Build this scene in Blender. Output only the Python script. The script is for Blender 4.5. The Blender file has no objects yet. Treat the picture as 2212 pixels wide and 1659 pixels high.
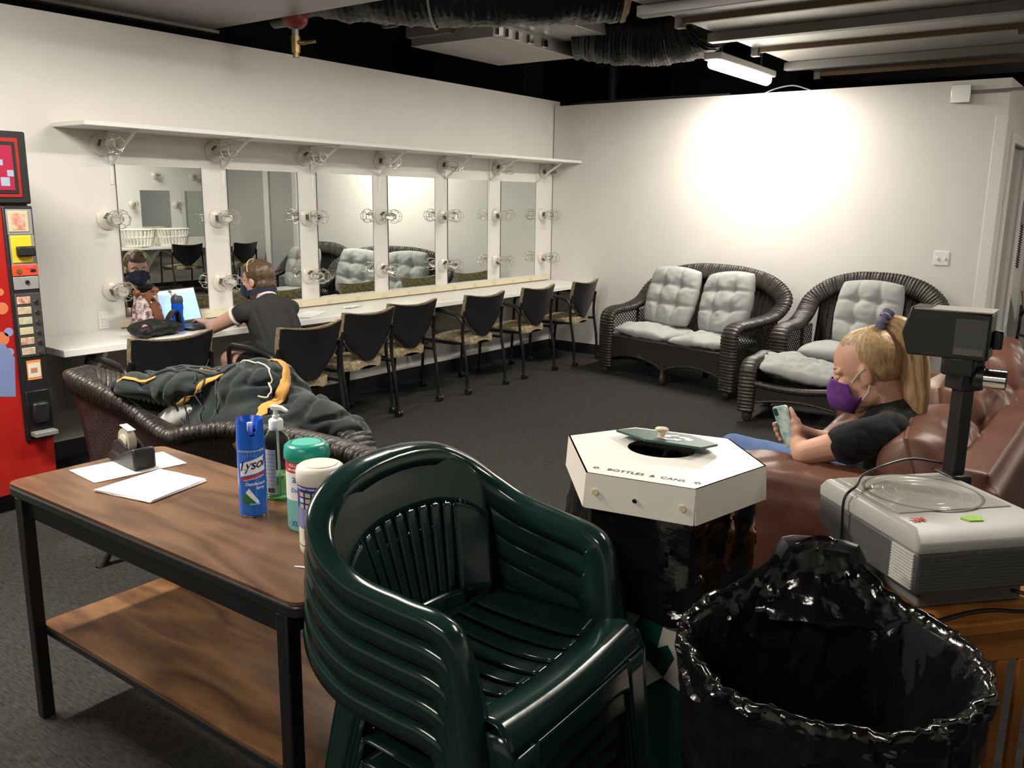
import bpy, bmesh, math, random
from mathutils import Vector, Matrix, Euler, noise
from math import sin, cos, pi, radians, sqrt, exp, atan2
random.seed(7)
SC = bpy.context.scene
COL = SC.collection

# ---------------------------------------------------------------- camera
cam_data = bpy.data.cameras.new('camera')
cam = bpy.data.objects.new('camera', cam_data)
COL.objects.link(cam)
YAW, PITCH, ROLL = 0.6334425, 0.2079595, -0.0126326
fw = Vector((-sin(YAW)*cos(PITCH), cos(YAW)*cos(PITCH), -sin(PITCH)))
rt = fw.cross(Vector((0, 0, 1))).normalized()
dn = fw.cross(rt)
r2 = rt*cos(ROLL) + dn*sin(ROLL)
d2 = dn*cos(ROLL) - rt*sin(ROLL)
cam.matrix_world = Matrix(((r2.x, -d2.x, -fw.x, 0), (r2.y, -d2.y, -fw.y, 0), (r2.z, -d2.z, -fw.z, 1.6), (0, 0, 0, 1)))
cam_data.sensor_width = 36.0
cam_data.lens = 1875.3/2212*36.0
cam_data.clip_start = 0.05
SC.camera = cam

# ---------------------------------------------------------------- world and exposure
world = bpy.data.worlds.new('world')
world.use_nodes = True
world.node_tree.nodes['Background'].inputs[0].default_value = (0.9, 0.87, 0.8, 1)
world.node_tree.nodes['Background'].inputs[1].default_value = 0.015
SC.world = world
SC.view_settings.view_transform = 'Standard'
SC.view_settings.look = 'None'
SC.view_settings.gamma = 1.0
SC.view_settings.exposure = 0.0
SC.view_settings.use_curve_mapping = False

# lamps of the room (fixtures are built further down): centre, length direction, watts, spread
LAMPS = [
    ((-2.98, 7.22, 2.66), 'Y', 66, 'lit strip lamp hanging close to the back wall'),
    ((-3.45, 0.95, 2.88), 'Y', 150, 'lit strip lamp hanging over the brown work table'),
    ((-2.95, 3.60, 2.86), 'Y', 52, 'lit strip lamp hanging over the middle of the carpet'),
    ((-0.10, 3.60, 2.82), 'X', 48, 'lit strip lamp hanging over the brown couch'),
    ((-0.90, -1.00, 2.80), 'X', 40, 'lit strip lamp hanging over the near end of the room'),
    ((2.00, 7.60, 2.75), 'Y', 75, 'lit strip lamp hanging in front of the second vanity'),
]
WARM = (1.0, 0.93, 0.82)

# ---------------------------------------------------------------- helpers
XW, YB = -5.312, 7.911

class MB:
    def __init__(s):
        s.v = []; s.f = []
    def add(s, vs, fs):
        o = len(s.v)
        s.v.extend([tuple(p) for p in vs])
        s.f.extend([tuple(i+o for i in f) for f in fs])
        return s
    def box(s, x0, x1, y0, y1, z0, z1, M=None):
        vs = [Vector(p) for p in ((x0,y0,z0),(x1,y0,z0),(x1,y1,z0),(x0,y1,z0),(x0,y0,z1),(x1,y0,z1),(x1,y1,z1),(x0,y1,z1))]
        if M is not None: vs = [M @ p for p in vs]
        return s.add(vs, [(0,3,2,1),(4,5,6,7),(0,1,5,4),(1,2,6,5),(2,3,7,6),(3,0,4,7)])
    def tube(s, pts, r, n=10, closed=False, cap=True, sx=1.0, sy=1.0, up=None, tw=0.0):
        P = [Vector(p) for p in pts]; m = len(P)
        R = r if isinstance(r, (list, tuple)) else [r]*m
        vs = []; prev = None
        for i in range(m):
            a = P[i-1] if (i > 0 or closed) else P[i]
            b = P[(i+1) % m] if (i < m-1 or closed) else P[i]
            t = (b-a)
            t = t.normalized() if t.length > 1e-9 else Vector((0,0,1))
            if up is not None:
                nrm = Vector(up) - t*t.dot(Vector(up))
                if nrm.length < 1e-4: nrm = prev if prev is not None else t.orthogonal()
            elif prev is None:
                nrm = t.orthogonal()
            else:
                nrm = prev - t*prev.dot(t)
                if nrm.length < 1e-6: nrm = t.orthogonal()
            nrm.normalize(); prev = nrm
            bn = t.cross(nrm)
            for k in range(n):
                a_ = 2*pi*k/n + tw
                vs.append(P[i] + (nrm*cos(a_)*sx + bn*sin(a_)*sy)*R[i])
        fs = []
        for i in range(m if closed else m-1):
            j = (i+1) % m
            for k in range(n):
                l = (k+1) % n
                fs.append((i*n+k, i*n+l, j*n+l, j*n+k))
        if cap and not closed:
            fs.append(tuple(range(n-1, -1, -1)))
            fs.append(tuple((m-1)*n+k for k in range(n)))
        return s.add(vs, fs)
    def cyl(s, a, b, r0, r1=None, n=16):
        return s.tube([a, b], [r0, r0 if r1 is None else r1], n)
    def lathe(s, prof, n=24, M=None, a0=0.0, a1=2*pi):
        full = abs(a1-a0-2*pi) < 1e-6
        k = n if full else n+1
        vs = []
        for (r, z) in prof:
            for i in range(k):
                a = a0+(a1-a0)*i/n
                p = Vector((r*cos(a), r*sin(a), z))
                vs.append(M @ p if M is not None else p)
        fs = []
        for j in range(len(prof)-1):
            for i in range(n):
                l = (i+1) % k
                fs.append((j*k+i, j*k+l, (j+1)*k+l, (j+1)*k+i))
        return s.add(vs, fs)
    def grid(s, fn, nu, nv, cu=False, cv=False):
        mu = nu if cu else nu+1; mv = nv if cv else nv+1
        vs = [fn(i/nu, j/nv) for i in range(mu) for j in range(mv)]
        fs = []
        for i in range(nu):
            for j in range(nv):
                a = i % mu; b = (i+1) % mu; c = j % mv; d = (j+1) % mv
                fs.append((a*mv+c, b*mv+c, b*mv+d, a*mv+d))
        return s.add(vs, fs)
    def prism(s, poly, h0, h1, M=None, axis='Z'):
        n = len(poly); vs = []
        for h in (h0, h1):
            for (a, b) in poly:
                p = Vector((a, b, h)) if axis == 'Z' else (Vector((h, a, b)) if axis == 'X' else Vector((a, h, b)))
                vs.append(M @ p if M is not None else p)
        fs = [tuple(range(n-1, -1, -1)), tuple(range(n, 2*n))]
        for i in range(n):
            j = (i+1) % n
            fs.append((i, j, n+j, n+i))
        return s.add(vs, fs)
    def ell(s, c, r, M=None, nu=16, nv=12):
        c = Vector(c)
        vs = []; fs = []
        def P(th, ph):
            p = Vector((r[0]*sin(th)*cos(ph), r[1]*sin(th)*sin(ph), r[2]*cos(th)))
            return c + (M @ p if M is not None else p)
        vs = [P(pi*j/nv, 2*pi*i/nu) for j in range(1, nv) for i in range(nu)]
        top = len(vs); vs.append(P(0, 0)); vs.append(P(pi, 0))
        for j in range(nv-2):
            for i in range(nu):
                l = (i+1) % nu
                fs.append((j*nu+i, (j+1)*nu+i, (j+1)*nu+l, j*nu+l))
        for i in range(nu):
            l = (i+1) % nu
            fs.append((top, i, l)); fs.append((top+1, (nv-2)*nu+l, (nv-2)*nu+i))
        return s.add(vs, fs)
    def cap(s, a, b, r0, r1, n=14):
        a = Vector(a); b = Vector(b); t = (b-a).normalized()
        pts = []; rr = []
        for k in range(5):
            q = pi/2*k/5 - pi/2
            pts.append(a + t*r0*sin(q)); rr.append(max(r0*cos(q), 1e-4))
        for k in range(6):
            q = k/5
            pts.append(a.lerp(b, q)); rr.append(r0+(r1-r0)*q)
        for k in range(1, 6):
            q = pi/2*k/5
            pts.append(b + t*r1*sin(q)); rr.append(max(r1*cos(q), 1e-4))
        return s.tube(pts, rr, n)
    def xf(s, fn):
        s.v = [tuple(fn(Vector(p))) for p in s.v]; return s
    def mesh(s, name, smooth=40):
        m = bpy.data.meshes.new(name)
        m.from_pydata(s.v, [], s.f)
        bm = bmesh.new(); bm.from_mesh(m)
        bmesh.ops.recalc_face_normals(bm, faces=bm.faces)
        bm.to_mesh(m); bm.free()
        if smooth:
            m.polygons.foreach_set('use_smooth', [True]*len(m.polygons))
            if smooth < 180: m.set_sharp_from_angle(angle=radians(smooth))
        return m
    def build(s, name, material=None, parent=None, bevel=0, smooth=40, loc=None, rot=None, sub=0, seg=2):
        o = bpy.data.objects.new(name, s.mesh(name, smooth))
        COL.objects.link(o)
        if material is not None: o.data.materials.append(material)
        if parent is not None: o.parent = parent
        if loc is not None: o.location = loc
        if rot is not None: o.rotation_euler = rot
        if bevel:
            b = o.modifiers.new('bevel', 'BEVEL'); b.width = bevel; b.segments = seg; b.limit_method = 'ANGLE'; b.angle_limit = radians(50)
        if sub:
            b = o.modifiers.new('sub', 'SUBSURF'); b.levels = sub; b.render_levels = sub
        return o

def tag(o, label, cat, group=None):
    o['label'] = label; o['category'] = cat
    if group: o['group'] = group
    return o
def thing(name, label, cat, loc=(0,0,0), rz=0.0, group=None):
    o = bpy.data.objects.new(name, None); COL.objects.link(o)
    o.empty_display_size = 0.1
    o.location = loc; o.rotation_euler = (0, 0, rz)
    return tag(o, label, cat, group)
def struct(o):
    o['kind'] = 'structure'; return o
def dup(root, loc=None, rz=None, label=None, parent=None):
    c = root.copy(); COL.objects.link(c)
    if parent is not None: c.parent = parent
    if loc is not None: c.location = loc
    if rz is not None: c.rotation_euler = (0, 0, rz)
    if label: c['label'] = label
    for ch in root.children: dup(ch, parent=c)
    return c
def Rz(a): return Matrix.Rotation(a, 4, 'Z')
def Rx(a): return Matrix.Rotation(a, 4, 'X')
def Ry(a): return Matrix.Rotation(a, 4, 'Y')
def Tr(x, y, z): return Matrix.Translation((x, y, z))
def nz(p, s=1.0, seed=0.0):
    return noise.noise(Vector((p[0]*s+seed, p[1]*s+seed*1.7, p[2]*s-seed)))
def spline(ctrl, n):
    """Catmull-Rom through control points"""
    P = [Vector(p) for p in ctrl]; m = len(P); out = []
    for i in range(m-1):
        p0 = P[max(i-1, 0)]; p1 = P[i]; p2 = P[i+1]; p3 = P[min(i+2, m-1)]
        for k in range(n):
            t = k/n
            out.append(0.5*((2*p1)+(p2-p0)*t+(2*p0-5*p1+4*p2-p3)*t*t+(3*p1-p0-3*p2+p3)*t**3))
    out.append(P[-1]); return out
def blob(name, mb, material, parent=None, voxel=0.008, smooth=4, disp=None, dec=None):
    """weld overlapping shapes into one continuous skin"""
    m = mb.mesh(name+'_src', 180)
    t = bpy.data.objects.new(name, m); COL.objects.link(t)
    r = t.modifiers.new('r', 'REMESH'); r.mode = 'VOXEL'; r.voxel_size = voxel; r.use_smooth_shade = True
    if smooth:
        q = t.modifiers.new('s', 'SMOOTH'); q.iterations = smooth; q.factor = 0.5
    if dec:
        q = t.modifiers.new('d', 'DECIMATE'); q.ratio = dec
    dg = bpy.context.evaluated_depsgraph_get()
    dg.update()
    me = bpy.data.meshes.new_from_object(t.evaluated_get(dg))
    t.modifiers.clear(); t.data = me; bpy.data.meshes.remove(m)
    me.name = name
    if disp:
        me.update()
        nn = [v.normal.copy() for v in me.vertices]
        for v, q in zip(me.vertices, nn):
            v.co = v.co + q*disp(v.co, q)
    me.polygons.foreach_set('use_smooth', [True]*len(me.polygons))
    me.materials.clear(); me.materials.append(material)
    if parent is not None: t.parent = parent
    return t
def text_mb(body, size, align='CENTER', shear=0.0, bold=0.0, space=1.0):
    c = bpy.data.curves.new('lettering', 'FONT')
    c.body = body; c.size = size; c.align_x = align; c.align_y = 'CENTER'; c.shear = shear; c.offset = bold; c.space_character = space
    c.resolution_u = 3
    o = bpy.data.objects.new('lettering', c); COL.objects.link(o)
    dg = bpy.context.evaluated_depsgraph_get(); dg.update()
    me = bpy.data.meshes.new_from_object(o.evaluated_get(dg))
    mb = MB(); mb.add([v.co.copy() for v in me.vertices], [tuple(p.vertices) for p in me.polygons])
    bpy.data.objects.remove(o); bpy.data.curves.remove(c); bpy.data.meshes.remove(me)
    return mb

# ---------------------------------------------------------------- materials
MATS = {}
def mat(name, col, rough=0.5, metal=0.0, spec=0.5, var=None, bump=None, coat=0.0, trans=0.0, ior=1.45, emit=None, sss=0.0, alpha=1.0, sheen=0.0):
    if name in MATS: return MATS[name]
    m = bpy.data.materials.new(name); m.use_nodes = True
    nt = m.node_tree; b = nt.nodes['Principled BSDF']
    b.inputs['Base Color'].default_value = (*col, 1); b.inputs['Roughness'].default_value = rough
    b.inputs['Metallic'].default_value = metal; b.inputs['Specular IOR Level'].default_value = spec
    b.inputs['Coat Weight'].default_value = coat; b.inputs['Transmission Weight'].default_value = trans
    b.inputs['IOR'].default_value = ior; b.inputs['Alpha'].default_value = alpha
    if sheen: b.inputs['Sheen Weight'].default_value = sheen
    if sss:
        b.inputs['Subsurface Weight'].default_value = sss; b.inputs['Subsurface Radius'].default_value = (0.6, 0.25, 0.12); b.inputs['Subsurface Scale'].default_value = 0.02
    if emit:
        b.inputs['Emission Color'].default_value = (*emit[0], 1); b.inputs['Emission Strength'].default_value = emit[1]
    tc = nt.nodes.new('ShaderNodeTexCoord')
    if var:                                     # (scale, second colour, contrast, stretch)
        sc, c2, lo, st = var
        mp = nt.nodes.new('ShaderNodeMapping'); mp.inputs['Scale'].default_value = st
        nt.links.new(tc.outputs['Object'], mp.inputs['Vector'])
        n = nt.nodes.new('ShaderNodeTexNoise'); n.inputs['Scale'].default_value = sc; n.inputs['Detail'].default_value = 6
        nt.links.new(mp.outputs['Vector'], n.inputs['Vector'])
        r = nt.nodes.new('ShaderNodeValToRGB')
        r.color_ramp.elements[0].position = 0.5-lo; r.color_ramp.elements[1].position = 0.5+lo
        r.color_ramp.elements[0].color = (*col, 1); r.color_ramp.elements[1].color = (*c2, 1)
        nt.links.new(n.outputs['Fac'], r.inputs['Fac']); nt.links.new(r.outputs['Color'], b.inputs['Base Color'])
    if bump:                                    # (kind, scale, strength, distance)
        kind, sc, stg, ds = bump
        if kind == 'noise':
            n = nt.nodes.new('ShaderNodeTexNoise'); n.inputs['Scale'].default_value = sc; n.inputs['Detail'].default_value = 8; out = n.outputs['Fac']
        elif kind == 'voronoi':
            n = nt.nodes.new('ShaderNodeTexVoronoi'); n.inputs['Scale'].default_value = sc; out = n.outputs['Distance']
        else:
            n = nt.nodes.new('ShaderNodeTexWave'); n.inputs['Scale'].default_value = sc; n.bands_direction = kind; out = n.outputs['Fac']
        nt.links.new(tc.outputs['Object'], n.inputs['Vector'])
        bp = nt.nodes.new('ShaderNodeBump'); bp.inputs['Strength'].default_value = stg; bp.inputs['Distance'].default_value = ds
        nt.links.new(out, bp.inputs['Height']); nt.links.new(bp.outputs['Normal'], b.inputs['Normal'])
    MATS[name] = m
    return m

def wood_mat(name, c1, c2, c3, stretch, scale=1.0, rough=0.35):
    m = bpy.data.materials.new(name); m.use_nodes = True
    nt = m.node_tree; b = nt.nodes['Principled BSDF']; b.inputs['Roughness'].default_value = rough
    tc = nt.nodes.new('ShaderNodeTexCoord'); mp = nt.nodes.new('ShaderNodeMapping'); mp.inputs['Scale'].default_value = stretch
    nt.links.new(tc.outputs['Object'], mp.inputs['Vector'])
    n1 = nt.nodes.new('ShaderNodeTexNoise'); n1.inputs['Scale'].default_value = 1.6*scale; n1.inputs['Detail'].default_value = 2
    nt.links.new(mp.outputs['Vector'], n1.inputs['Vector'])
    mul = nt.nodes.new('ShaderNodeMath'); mul.operation = 'MULTIPLY'; mul.inputs[1].default_value = 11.0
    nt.links.new(n1.outputs['Fac'], mul.inputs[0])
    fr = nt.nodes.new('ShaderNodeMath'); fr.operation = 'PINGPONG'; fr.inputs[1].default_value = 1.0
    nt.links.new(mul.outputs[0], fr.inputs[0])
    n2 = nt.nodes.new('ShaderNodeTexNoise'); n2.inputs['Scale'].default_value = 38*scale; n2.inputs['Detail'].default_value = 8
    nt.links.new(mp.outputs['Vector'], n2.inputs['Vector'])
    mx = nt.nodes.new('ShaderNodeMath'); mx.operation = 'MULTIPLY_ADD'; mx.inputs[1].default_value = 0.55
    nt.links.new(fr.outputs[0], mx.inputs[0])
    m3 = nt.nodes.new('ShaderNodeMath'); m3.operation = 'MULTIPLY'; m3.inputs[1].default_value = 0.5
    nt.links.new(n2.outputs['Fac'], m3.inputs[0]); nt.links.new(m3.outputs[0], mx.inputs[2])
    r = nt.nodes.new('ShaderNodeValToRGB'); e = r.color_ramp.elements
    e[0].position = 0.2; e[0].color = (*c1, 1); e[1].position = 0.85; e[1].color = (*c3, 1)
    q = e.new(0.5); q.color = (*c2, 1)
    nt.links.new(mx.outputs[0], r.inputs['Fac']); nt.links.new(r.outputs['Color'], b.inputs['Base Color'])
    MATS[name] = m
    return m

def weave_mat(name, c1, c2, scale, rough=0.45, stg=0.9):
    """woven wicker: crossed wave bands drive colour and relief"""
    m = bpy.data.materials.new(name); m.use_nodes = True
    nt = m.node_tree; b = nt.nodes['Principled BSDF']; b.inputs['Roughness'].default_value = rough
    tc = nt.nodes.new('ShaderNodeTexCoord')
    ws = []
    for d, s in (('X', scale), ('Z', scale*1.3), ('Y', scale)):
        w = nt.nodes.new('ShaderNodeTexWave'); w.bands_direction = d; w.inputs['Scale'].default_value = s; w.inputs['Distortion'].default_value = 1.5
        w.inputs['Detail Scale'].default_value = 3
        nt.links.new(tc.outputs['Object'], w.inputs['Vector']); ws.append(w)
    a = nt.nodes.new('ShaderNodeMath'); a.operation = 'MULTIPLY'
    nt.links.new(ws[0].outputs['Fac'], a.inputs[0]); nt.links.new(ws[1].outputs['Fac'], a.inputs[1])
    a2 = nt.nodes.new('ShaderNodeMath'); a2.operation = 'ADD'
    nt.links.new(a.outputs[0], a2.inputs[0])
    a3 = nt.nodes.new('ShaderNodeMath'); a3.operation = 'MULTIPLY'; a3.inputs[1].default_value = 0.3
    nt.links.new(ws[2].outputs['Fac'], a3.inputs[0]); nt.links.new(a3.outputs[0], a2.inputs[1])
    r = nt.nodes.new('ShaderNodeValToRGB'); r.color_ramp.elements[0].color = (*c1, 1); r.color_ramp.elements[1].color = (*c2, 1)
    nt.links.new(a2.outputs[0], r.inputs['Fac']); nt.links.new(r.outputs['Color'], b.inputs['Base Color'])
    bp = nt.nodes.new('ShaderNodeBump'); bp.inputs['Strength'].default_value = stg; bp.inputs['Distance'].default_value = 0.006
    nt.links.new(a2.outputs[0], bp.inputs['Height']); nt.links.new(bp.outputs['Normal'], b.inputs['Normal'])
    MATS[name] = m
    return m

WALLM = mat('painted wall', (0.72, 0.70, 0.665), 0.55, var=(3.0, (0.68, 0.66, 0.625), 0.3, (1,1,1)), bump=('noise', 60, 0.06, 0.004))
WHITE = mat('white laminate', (0.78, 0.77, 0.75), 0.25)
WPAINT = mat('white paint', (0.74, 0.73, 0.70), 0.5)
BLACKTRIM = mat('black vinyl', (0.012, 0.012, 0.012), 0.45)
DARKV = mat('dark paint', (0.012, 0.012, 0.013), 0.8, var=(2.0, (0.02, 0.02, 0.022), 0.3, (1,1,1)))
CARPET = mat('charcoal carpet', (0.020, 0.019, 0.018), 0.95, spec=0.1, var=(70.0, (0.050, 0.048, 0.046), 0.2, (0.35, 2.2, 1)), bump=('noise', 380, 0.6, 0.004))
GALV = mat('galvanised steel', (0.36, 0.35, 0.33), 0.42, metal=0.55, var=(6.0, (0.28, 0.27, 0.255), 0.3, (1,1,1)), bump=('noise', 12, 0.06, 0.01))
STEELD = mat('dull steel', (0.20, 0.195, 0.185), 0.5, metal=0.5)
BLACKM = mat('black metal', (0.010, 0.010, 0.010), 0.28)
BLACKP = mat('black plastic', (0.012, 0.012, 0.013), 0.38)
CHROME = mat('chrome', (0.6, 0.6, 0.58), 0.12, metal=1.0)
MIRROR = mat('mirror glass', (0.80, 0.845, 0.82), 0.006, metal=1.0)
PAPER = mat('white paper', (0.86, 0.85, 0.84), 0.7)
CREAM = mat('cream plastic', (0.66, 0.60, 0.43), 0.4)
WICKER = weave_mat('dark wicker', (0.006, 0.0048, 0.0038), (0.036, 0.030, 0.025), 38)
WICKRIM = mat('dark wicker rim', (0.008, 0.0065, 0.005), 0.40, var=(60.0, (0.048, 0.041, 0.034), 0.25, (1,1,1)), bump=('noise', 90, 0.6, 0.004))
CUSH = mat('pale grey cushion cloth', (0.37, 0.38, 0.365), 0.85, spec=0.2, var=(9.0, (0.30, 0.315, 0.305), 0.3, (1,1,1)), bump=('noise', 45, 0.15, 0.004))
LEATHER = mat('brown leather', (0.115, 0.045, 0.027), 0.44, var=(5.0, (0.080, 0.030, 0.018), 0.3, (1,1,1)), bump=('noise', 85, 0.08, 0.003))
FABRIC = mat('beige chair fabric', (0.34, 0.28, 0.175), 0.9, spec=0.2, var=(55.0, (0.17, 0.135, 0.085), 0.10, (1,1,1)), bump=('noise', 140, 0.3, 0.003))
# ================================================================ the room
mb = MB().box(-8.5, 3.7, -3.1, 13.0, -0.1, 0.0)
struct(mb.build('floor', CARPET, smooth=0))
struct(MB().box(-8.6, 3.8, -3.2, 13.1, 4.1, 4.2).build('ceiling', DARKV, smooth=0))
struct(MB().box(-5.45, XW, -3.0, 8.03, 0, 2.63).build('wall_left', WALLM, smooth=0))
wb = struct(MB().box(-5.30, -1.08, YB, 8.03, 0, 2.575).build('wall_back', WALLM, smooth=0))
wr = struct(MB().box(3.5, 3.62, -3.0, 10.22, 0, 2.62).build('wall_right', WALLM, smooth=0))
struct(MB().box(-5.45, 3.62, -3.12, -3.0, 0, 2.62).build('wall_near', WALLM, smooth=0))
struct(MB().box(-1.08, 3.5, 10.1, 10.22, 0, 2.62).build('wall_far', mat('grey wall', (0.42, 0.42, 0.40), 0.6), smooth=0))  # end wall left unlit: its shade is put into the grey base colour
# return wall beyond the back wall's end, with a door opening
struct(MB().box(-1.22, -1.08, 8.03, 8.30, 0, 2.575).box(-1.22, -1.08, 9.2, 10.1, 0, 2.575).box(-1.22, -1.08, 8.30, 9.2, 2.12, 2.575).build('wall_return', WALLM, smooth=0))
struct(MB().box(-1.19, -1.13, 8.31, 9.19, 0.005, 2.11).build('door_1', mat('grey door', (0.40, 0.39, 0.36), 0.5), smooth=0))
struct(MB().box(-1.08, -1.055, 8.22, 8.31, 0, 2.19).box(-1.08, -1.055, 9.19, 9.28, 0, 2.19).box(-1.08, -1.055, 8.31, 9.19, 2.11, 2.19).build('trim_1', WPAINT, smooth=0, bevel=0.006))
struct(MB().box(-1.16, -1.072, YB-0.008, YB, 0, 2.30).build('trim_2', WPAINT, smooth=0, bevel=0.004))
# trim and door seen in the mirror on the far wall
struct(MB().box(2.16, 2.30, 10.06, 10.10, 0, 2.5).build('trim_3', WPAINT, smooth=0))
struct(MB().box(XW, XW+0.012, -3.0, YB, 0, 0.11).build('baseboard_left', BLACKTRIM, smooth=0))
struct(MB().box(XW+0.012, -1.08, YB-0.012, YB, 0, 0.11).build('baseboard_back', BLACKTRIM, smooth=0))
struct(MB().box(3.488, 3.5, -3.0, 10.1, 0, 0.11).build('baseboard_right', BLACKTRIM, smooth=0))
# dark hall behind the partitions
struct(MB().box(-8.6, -8.5, -3.2, 13.1, 0, 4.1).build('wall_outer_left', DARKV, smooth=0))
struct(MB().box(-8.5, 3.7, 13.0, 13.1, 0, 4.1).build('wall_outer_back', DARKV, smooth=0))

# ---------------------------------------------------------------- strip lamps
TUBE = mat('lit diffuser', (0.9, 0.88, 0.82), 0.4, emit=(WARM, 36.0))
HOUS = mat('white enamel', (0.7, 0.69, 0.66), 0.35)
for i, (c, ax, w, lab) in enumerate(LAMPS):
    L = 0.6
    t = thing('strip_lamp', lab, 'lamp', c, 0.0 if ax == 'Y' else pi/2, 'strip lamps')
    MB().box(-0.075, 0.075, -L, L, 0.03, 0.085).build('housing', HOUS, t, bevel=0.01)
    MB().tube([(0, -L+0.02, 0.005), (0, L-0.02, 0.005)], 0.045, 16, sy=0.9).build('diffuser', TUBE, t)
    for q in (-L*0.7, L*0.7): MB().cyl((0, q, 0.08), (0, q, 4.1-c[2]), 0.006, n=6).build('hanger_rod', STEELD, t)
    ld = bpy.data.lights.new('strip_light', 'AREA'); ld.shape = 'RECTANGLE'; ld.size = 0.10; ld.size_y = 2*L-0.1
    ld.energy = w; ld.color = WARM
    lo = bpy.data.objects.new('strip_light', ld); COL.objects.link(lo); lo.parent = t; lo.location = (0, 0, -0.05)

# ---------------------------------------------------------------- services under the ceiling
def hung(name, label, cat, mat_, boxes, rods, top, extra=None, group=None):
    t = thing(name, label, cat, (boxes[0][0], boxes[0][2], boxes[0][4]))
    o = Vector(t.location)
    m = MB()
    for b in boxes: m.box(b[0]-o.x, b[1]-o.x, b[2]-o.y, b[3]-o.y, b[4]-o.z, b[5]-o.z)
    m.build('duct_body', mat_, t, bevel=0.004)
    for (x, y) in rods: MB().cyl((x-o.x, y-o.y, top-o.z), (x-o.x, y-o.y, 4.1-o.z), 0.008, n=6).build('hanger_rod', STEELD, t)
    return t, o
t, o = hung('ribbed_duct', 'wide galvanised duct with cross ribs passing over the back wall', 'duct', GALV,
            [(-2.78, 0.6, 4.7, 9.4, 2.80, 3.3)], [(-2.6, 5.2), (-2.6, 8.8), (0.3, 8.8)], 3.3)
for k, y in enumerate((5.1, 6.16, 7.75)):
    MB().box(-2.82-o.x, 0.62-o.x, y-o.y, y+0.09-o.y, 2.735-o.z, 2.80-o.z).build('rib', STEELD, t, bevel=0.004)
for k, y in enumerate((5.6, 6.95, 8.5)):
    MB().box(-2.78-o.x, -0.85-o.x, y-o.y, y+0.035-o.y, 2.765-o.z, 2.80-o.z).build('stiffener_bar', mat('rusty steel', (0.16, 0.11, 0.06), 0.6, metal=0.3), t)
    MB().box(-2.8-o.x, -2.74-o.x, y-0.01-o.y, y+0.05-o.y, 2.74-o.z, 2.81-o.z).build('clip', STEELD, t, bevel=0.003)
MB().tube(spline([(-0.95-o.x, 6.98-o.y, 2.76-o.z), (-0.85-o.x, 6.97-o.y, 2.77-o.z), (-0.82-o.x, 6.95-o.y, 2.85-o.z), (-0.82-o.x, 6.95-o.y, 3.0-o.z)], 6), 0.03, 10).build('pipe_bend', MATS['rusty steel'], t)

t, o = hung('flat_duct', 'flat galvanised duct above the mirror wall', 'duct', GALV, [(-5.45, -3.55, 2.4, 3.85, 2.72, 3.05)], [(-5.2, 3.0), (-3.7, 3.0)], 3.05)
MB().box(-5.47-o.x, -5.40-o.x, 2.4-o.y, 3.9-o.y, 2.70-o.z, 2.72-o.z).build('flange', GALV, t)
t, o = hung('box_plenum', 'stepped galvanised plenum box near the corner', 'duct', GALV,
            [(-5.05, -4.22, 5.45, 6.62, 2.80, 2.95)], [(-4.9, 5.7), (-4.3, 6.4)], 2.95)
MB().box(-4.62-o.x, -3.78-o.x, 5.05-o.y, 6.42-o.y, 2.905-o.z, 3.35-o.z).build('upper_box', GALV, t, bevel=0.004)
MB().box(-5.06-o.x, -4.6-o.x, 5.40-o.y, 5.45-o.y, 2.86-o.z, 2.98-o.z).build('flange', GALV, t)
for y in (5.5, 5.62, 5.75, 5.9, 6.1): MB().box(-4.225-o.x, -4.20-o.x, y-o.y, y+0.05-o.y, 2.82-o.z, 2.88-o.z).build('screw_strip', CHROME, t)
MB().box(-5.08-o.x, -4.95-o.x, 5.15-o.y, 5.2-o.y, 2.9-o.z, 3.4-o.z).build('strap_panel', GALV, t)
MB().cyl((-4.78-o.x, 5.0-o.y, 2.96-o.z), (-4.78-o.x, 5.0-o.y, 3.05-o.z), 0.03).build('orange_cap', mat('orange plastic', (0.55, 0.13, 0.02), 0.5), t)

FLEX = mat('black duct wrap', (0.004, 0.004, 0.004), 0.28, spec=0.3, bump=('noise', 26, 0.5, 0.015))
def flex(name, label, pts, r, hang):
    P = spline(pts, 60); m = MB(); R = []
    for i in range(len(P)): R.append(r*(1+0.010*sin(i*1.7)+0.05*nz((i*0.11, 0, 0), 1)))
    t = thing(name, label, 'duct', pts[0])
    o = Vector(pts[0])
    m.tube([p-o for p in P], R, 28)
    m.xf(lambda p: p + Vector((0.006*nz(p, 22), 0.008*nz(p, 19, 3), 0.020*nz(p, 6)+0.010*nz(p, 26, 5))))
    m.build('wrapped_hose', FLEX, t, smooth=80)
    b = MB()
    for h in hang:
        c = P[int(h*(len(P)-1))]-o; tg = (P[min(int(h*(len(P)-1))+1, len(P)-1)]-P[int(h*(len(P)-1))]).normalized()
        n1 = tg.cross(Vector((0,0,1))).normalized(); n2 = n1.cross(tg)
        b.tube([c+(n1*cos(a)+n2*sin(a))*(r*1.06) for a in [2*pi*k/28 for k in range(28)]], 0.008, 6, closed=True)
        b.cyl(c+Vector((0,0,r*1.05)), c+Vector((0,0,4.1-o.z)), 0.006, n=6)
    if hang: b.build('hanger_band', STEELD, t)
    return t, P
t1, P1 = flex('flexible_duct', 'shiny black wrapped flexible duct hanging over the plenum box', [(-4.75, 4.12, 3.02), (-4.2, 4.42, 2.95), (-3.6, 4.78, 2.95), (-3.05, 5.25, 2.99)], 0.235, (0.45,))
t2, P2 = flex('flexible_duct', 'sagging black wrapped flexible duct beside the lit strip lamp', [(-4.12, 6.50, 3.06), (-3.72, 6.66, 2.99), (-3.38, 6.78, 3.00), (-3.08, 6.75, 3.08), (-2.98, 6.5, 3.30)], 0.285, ())
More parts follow.
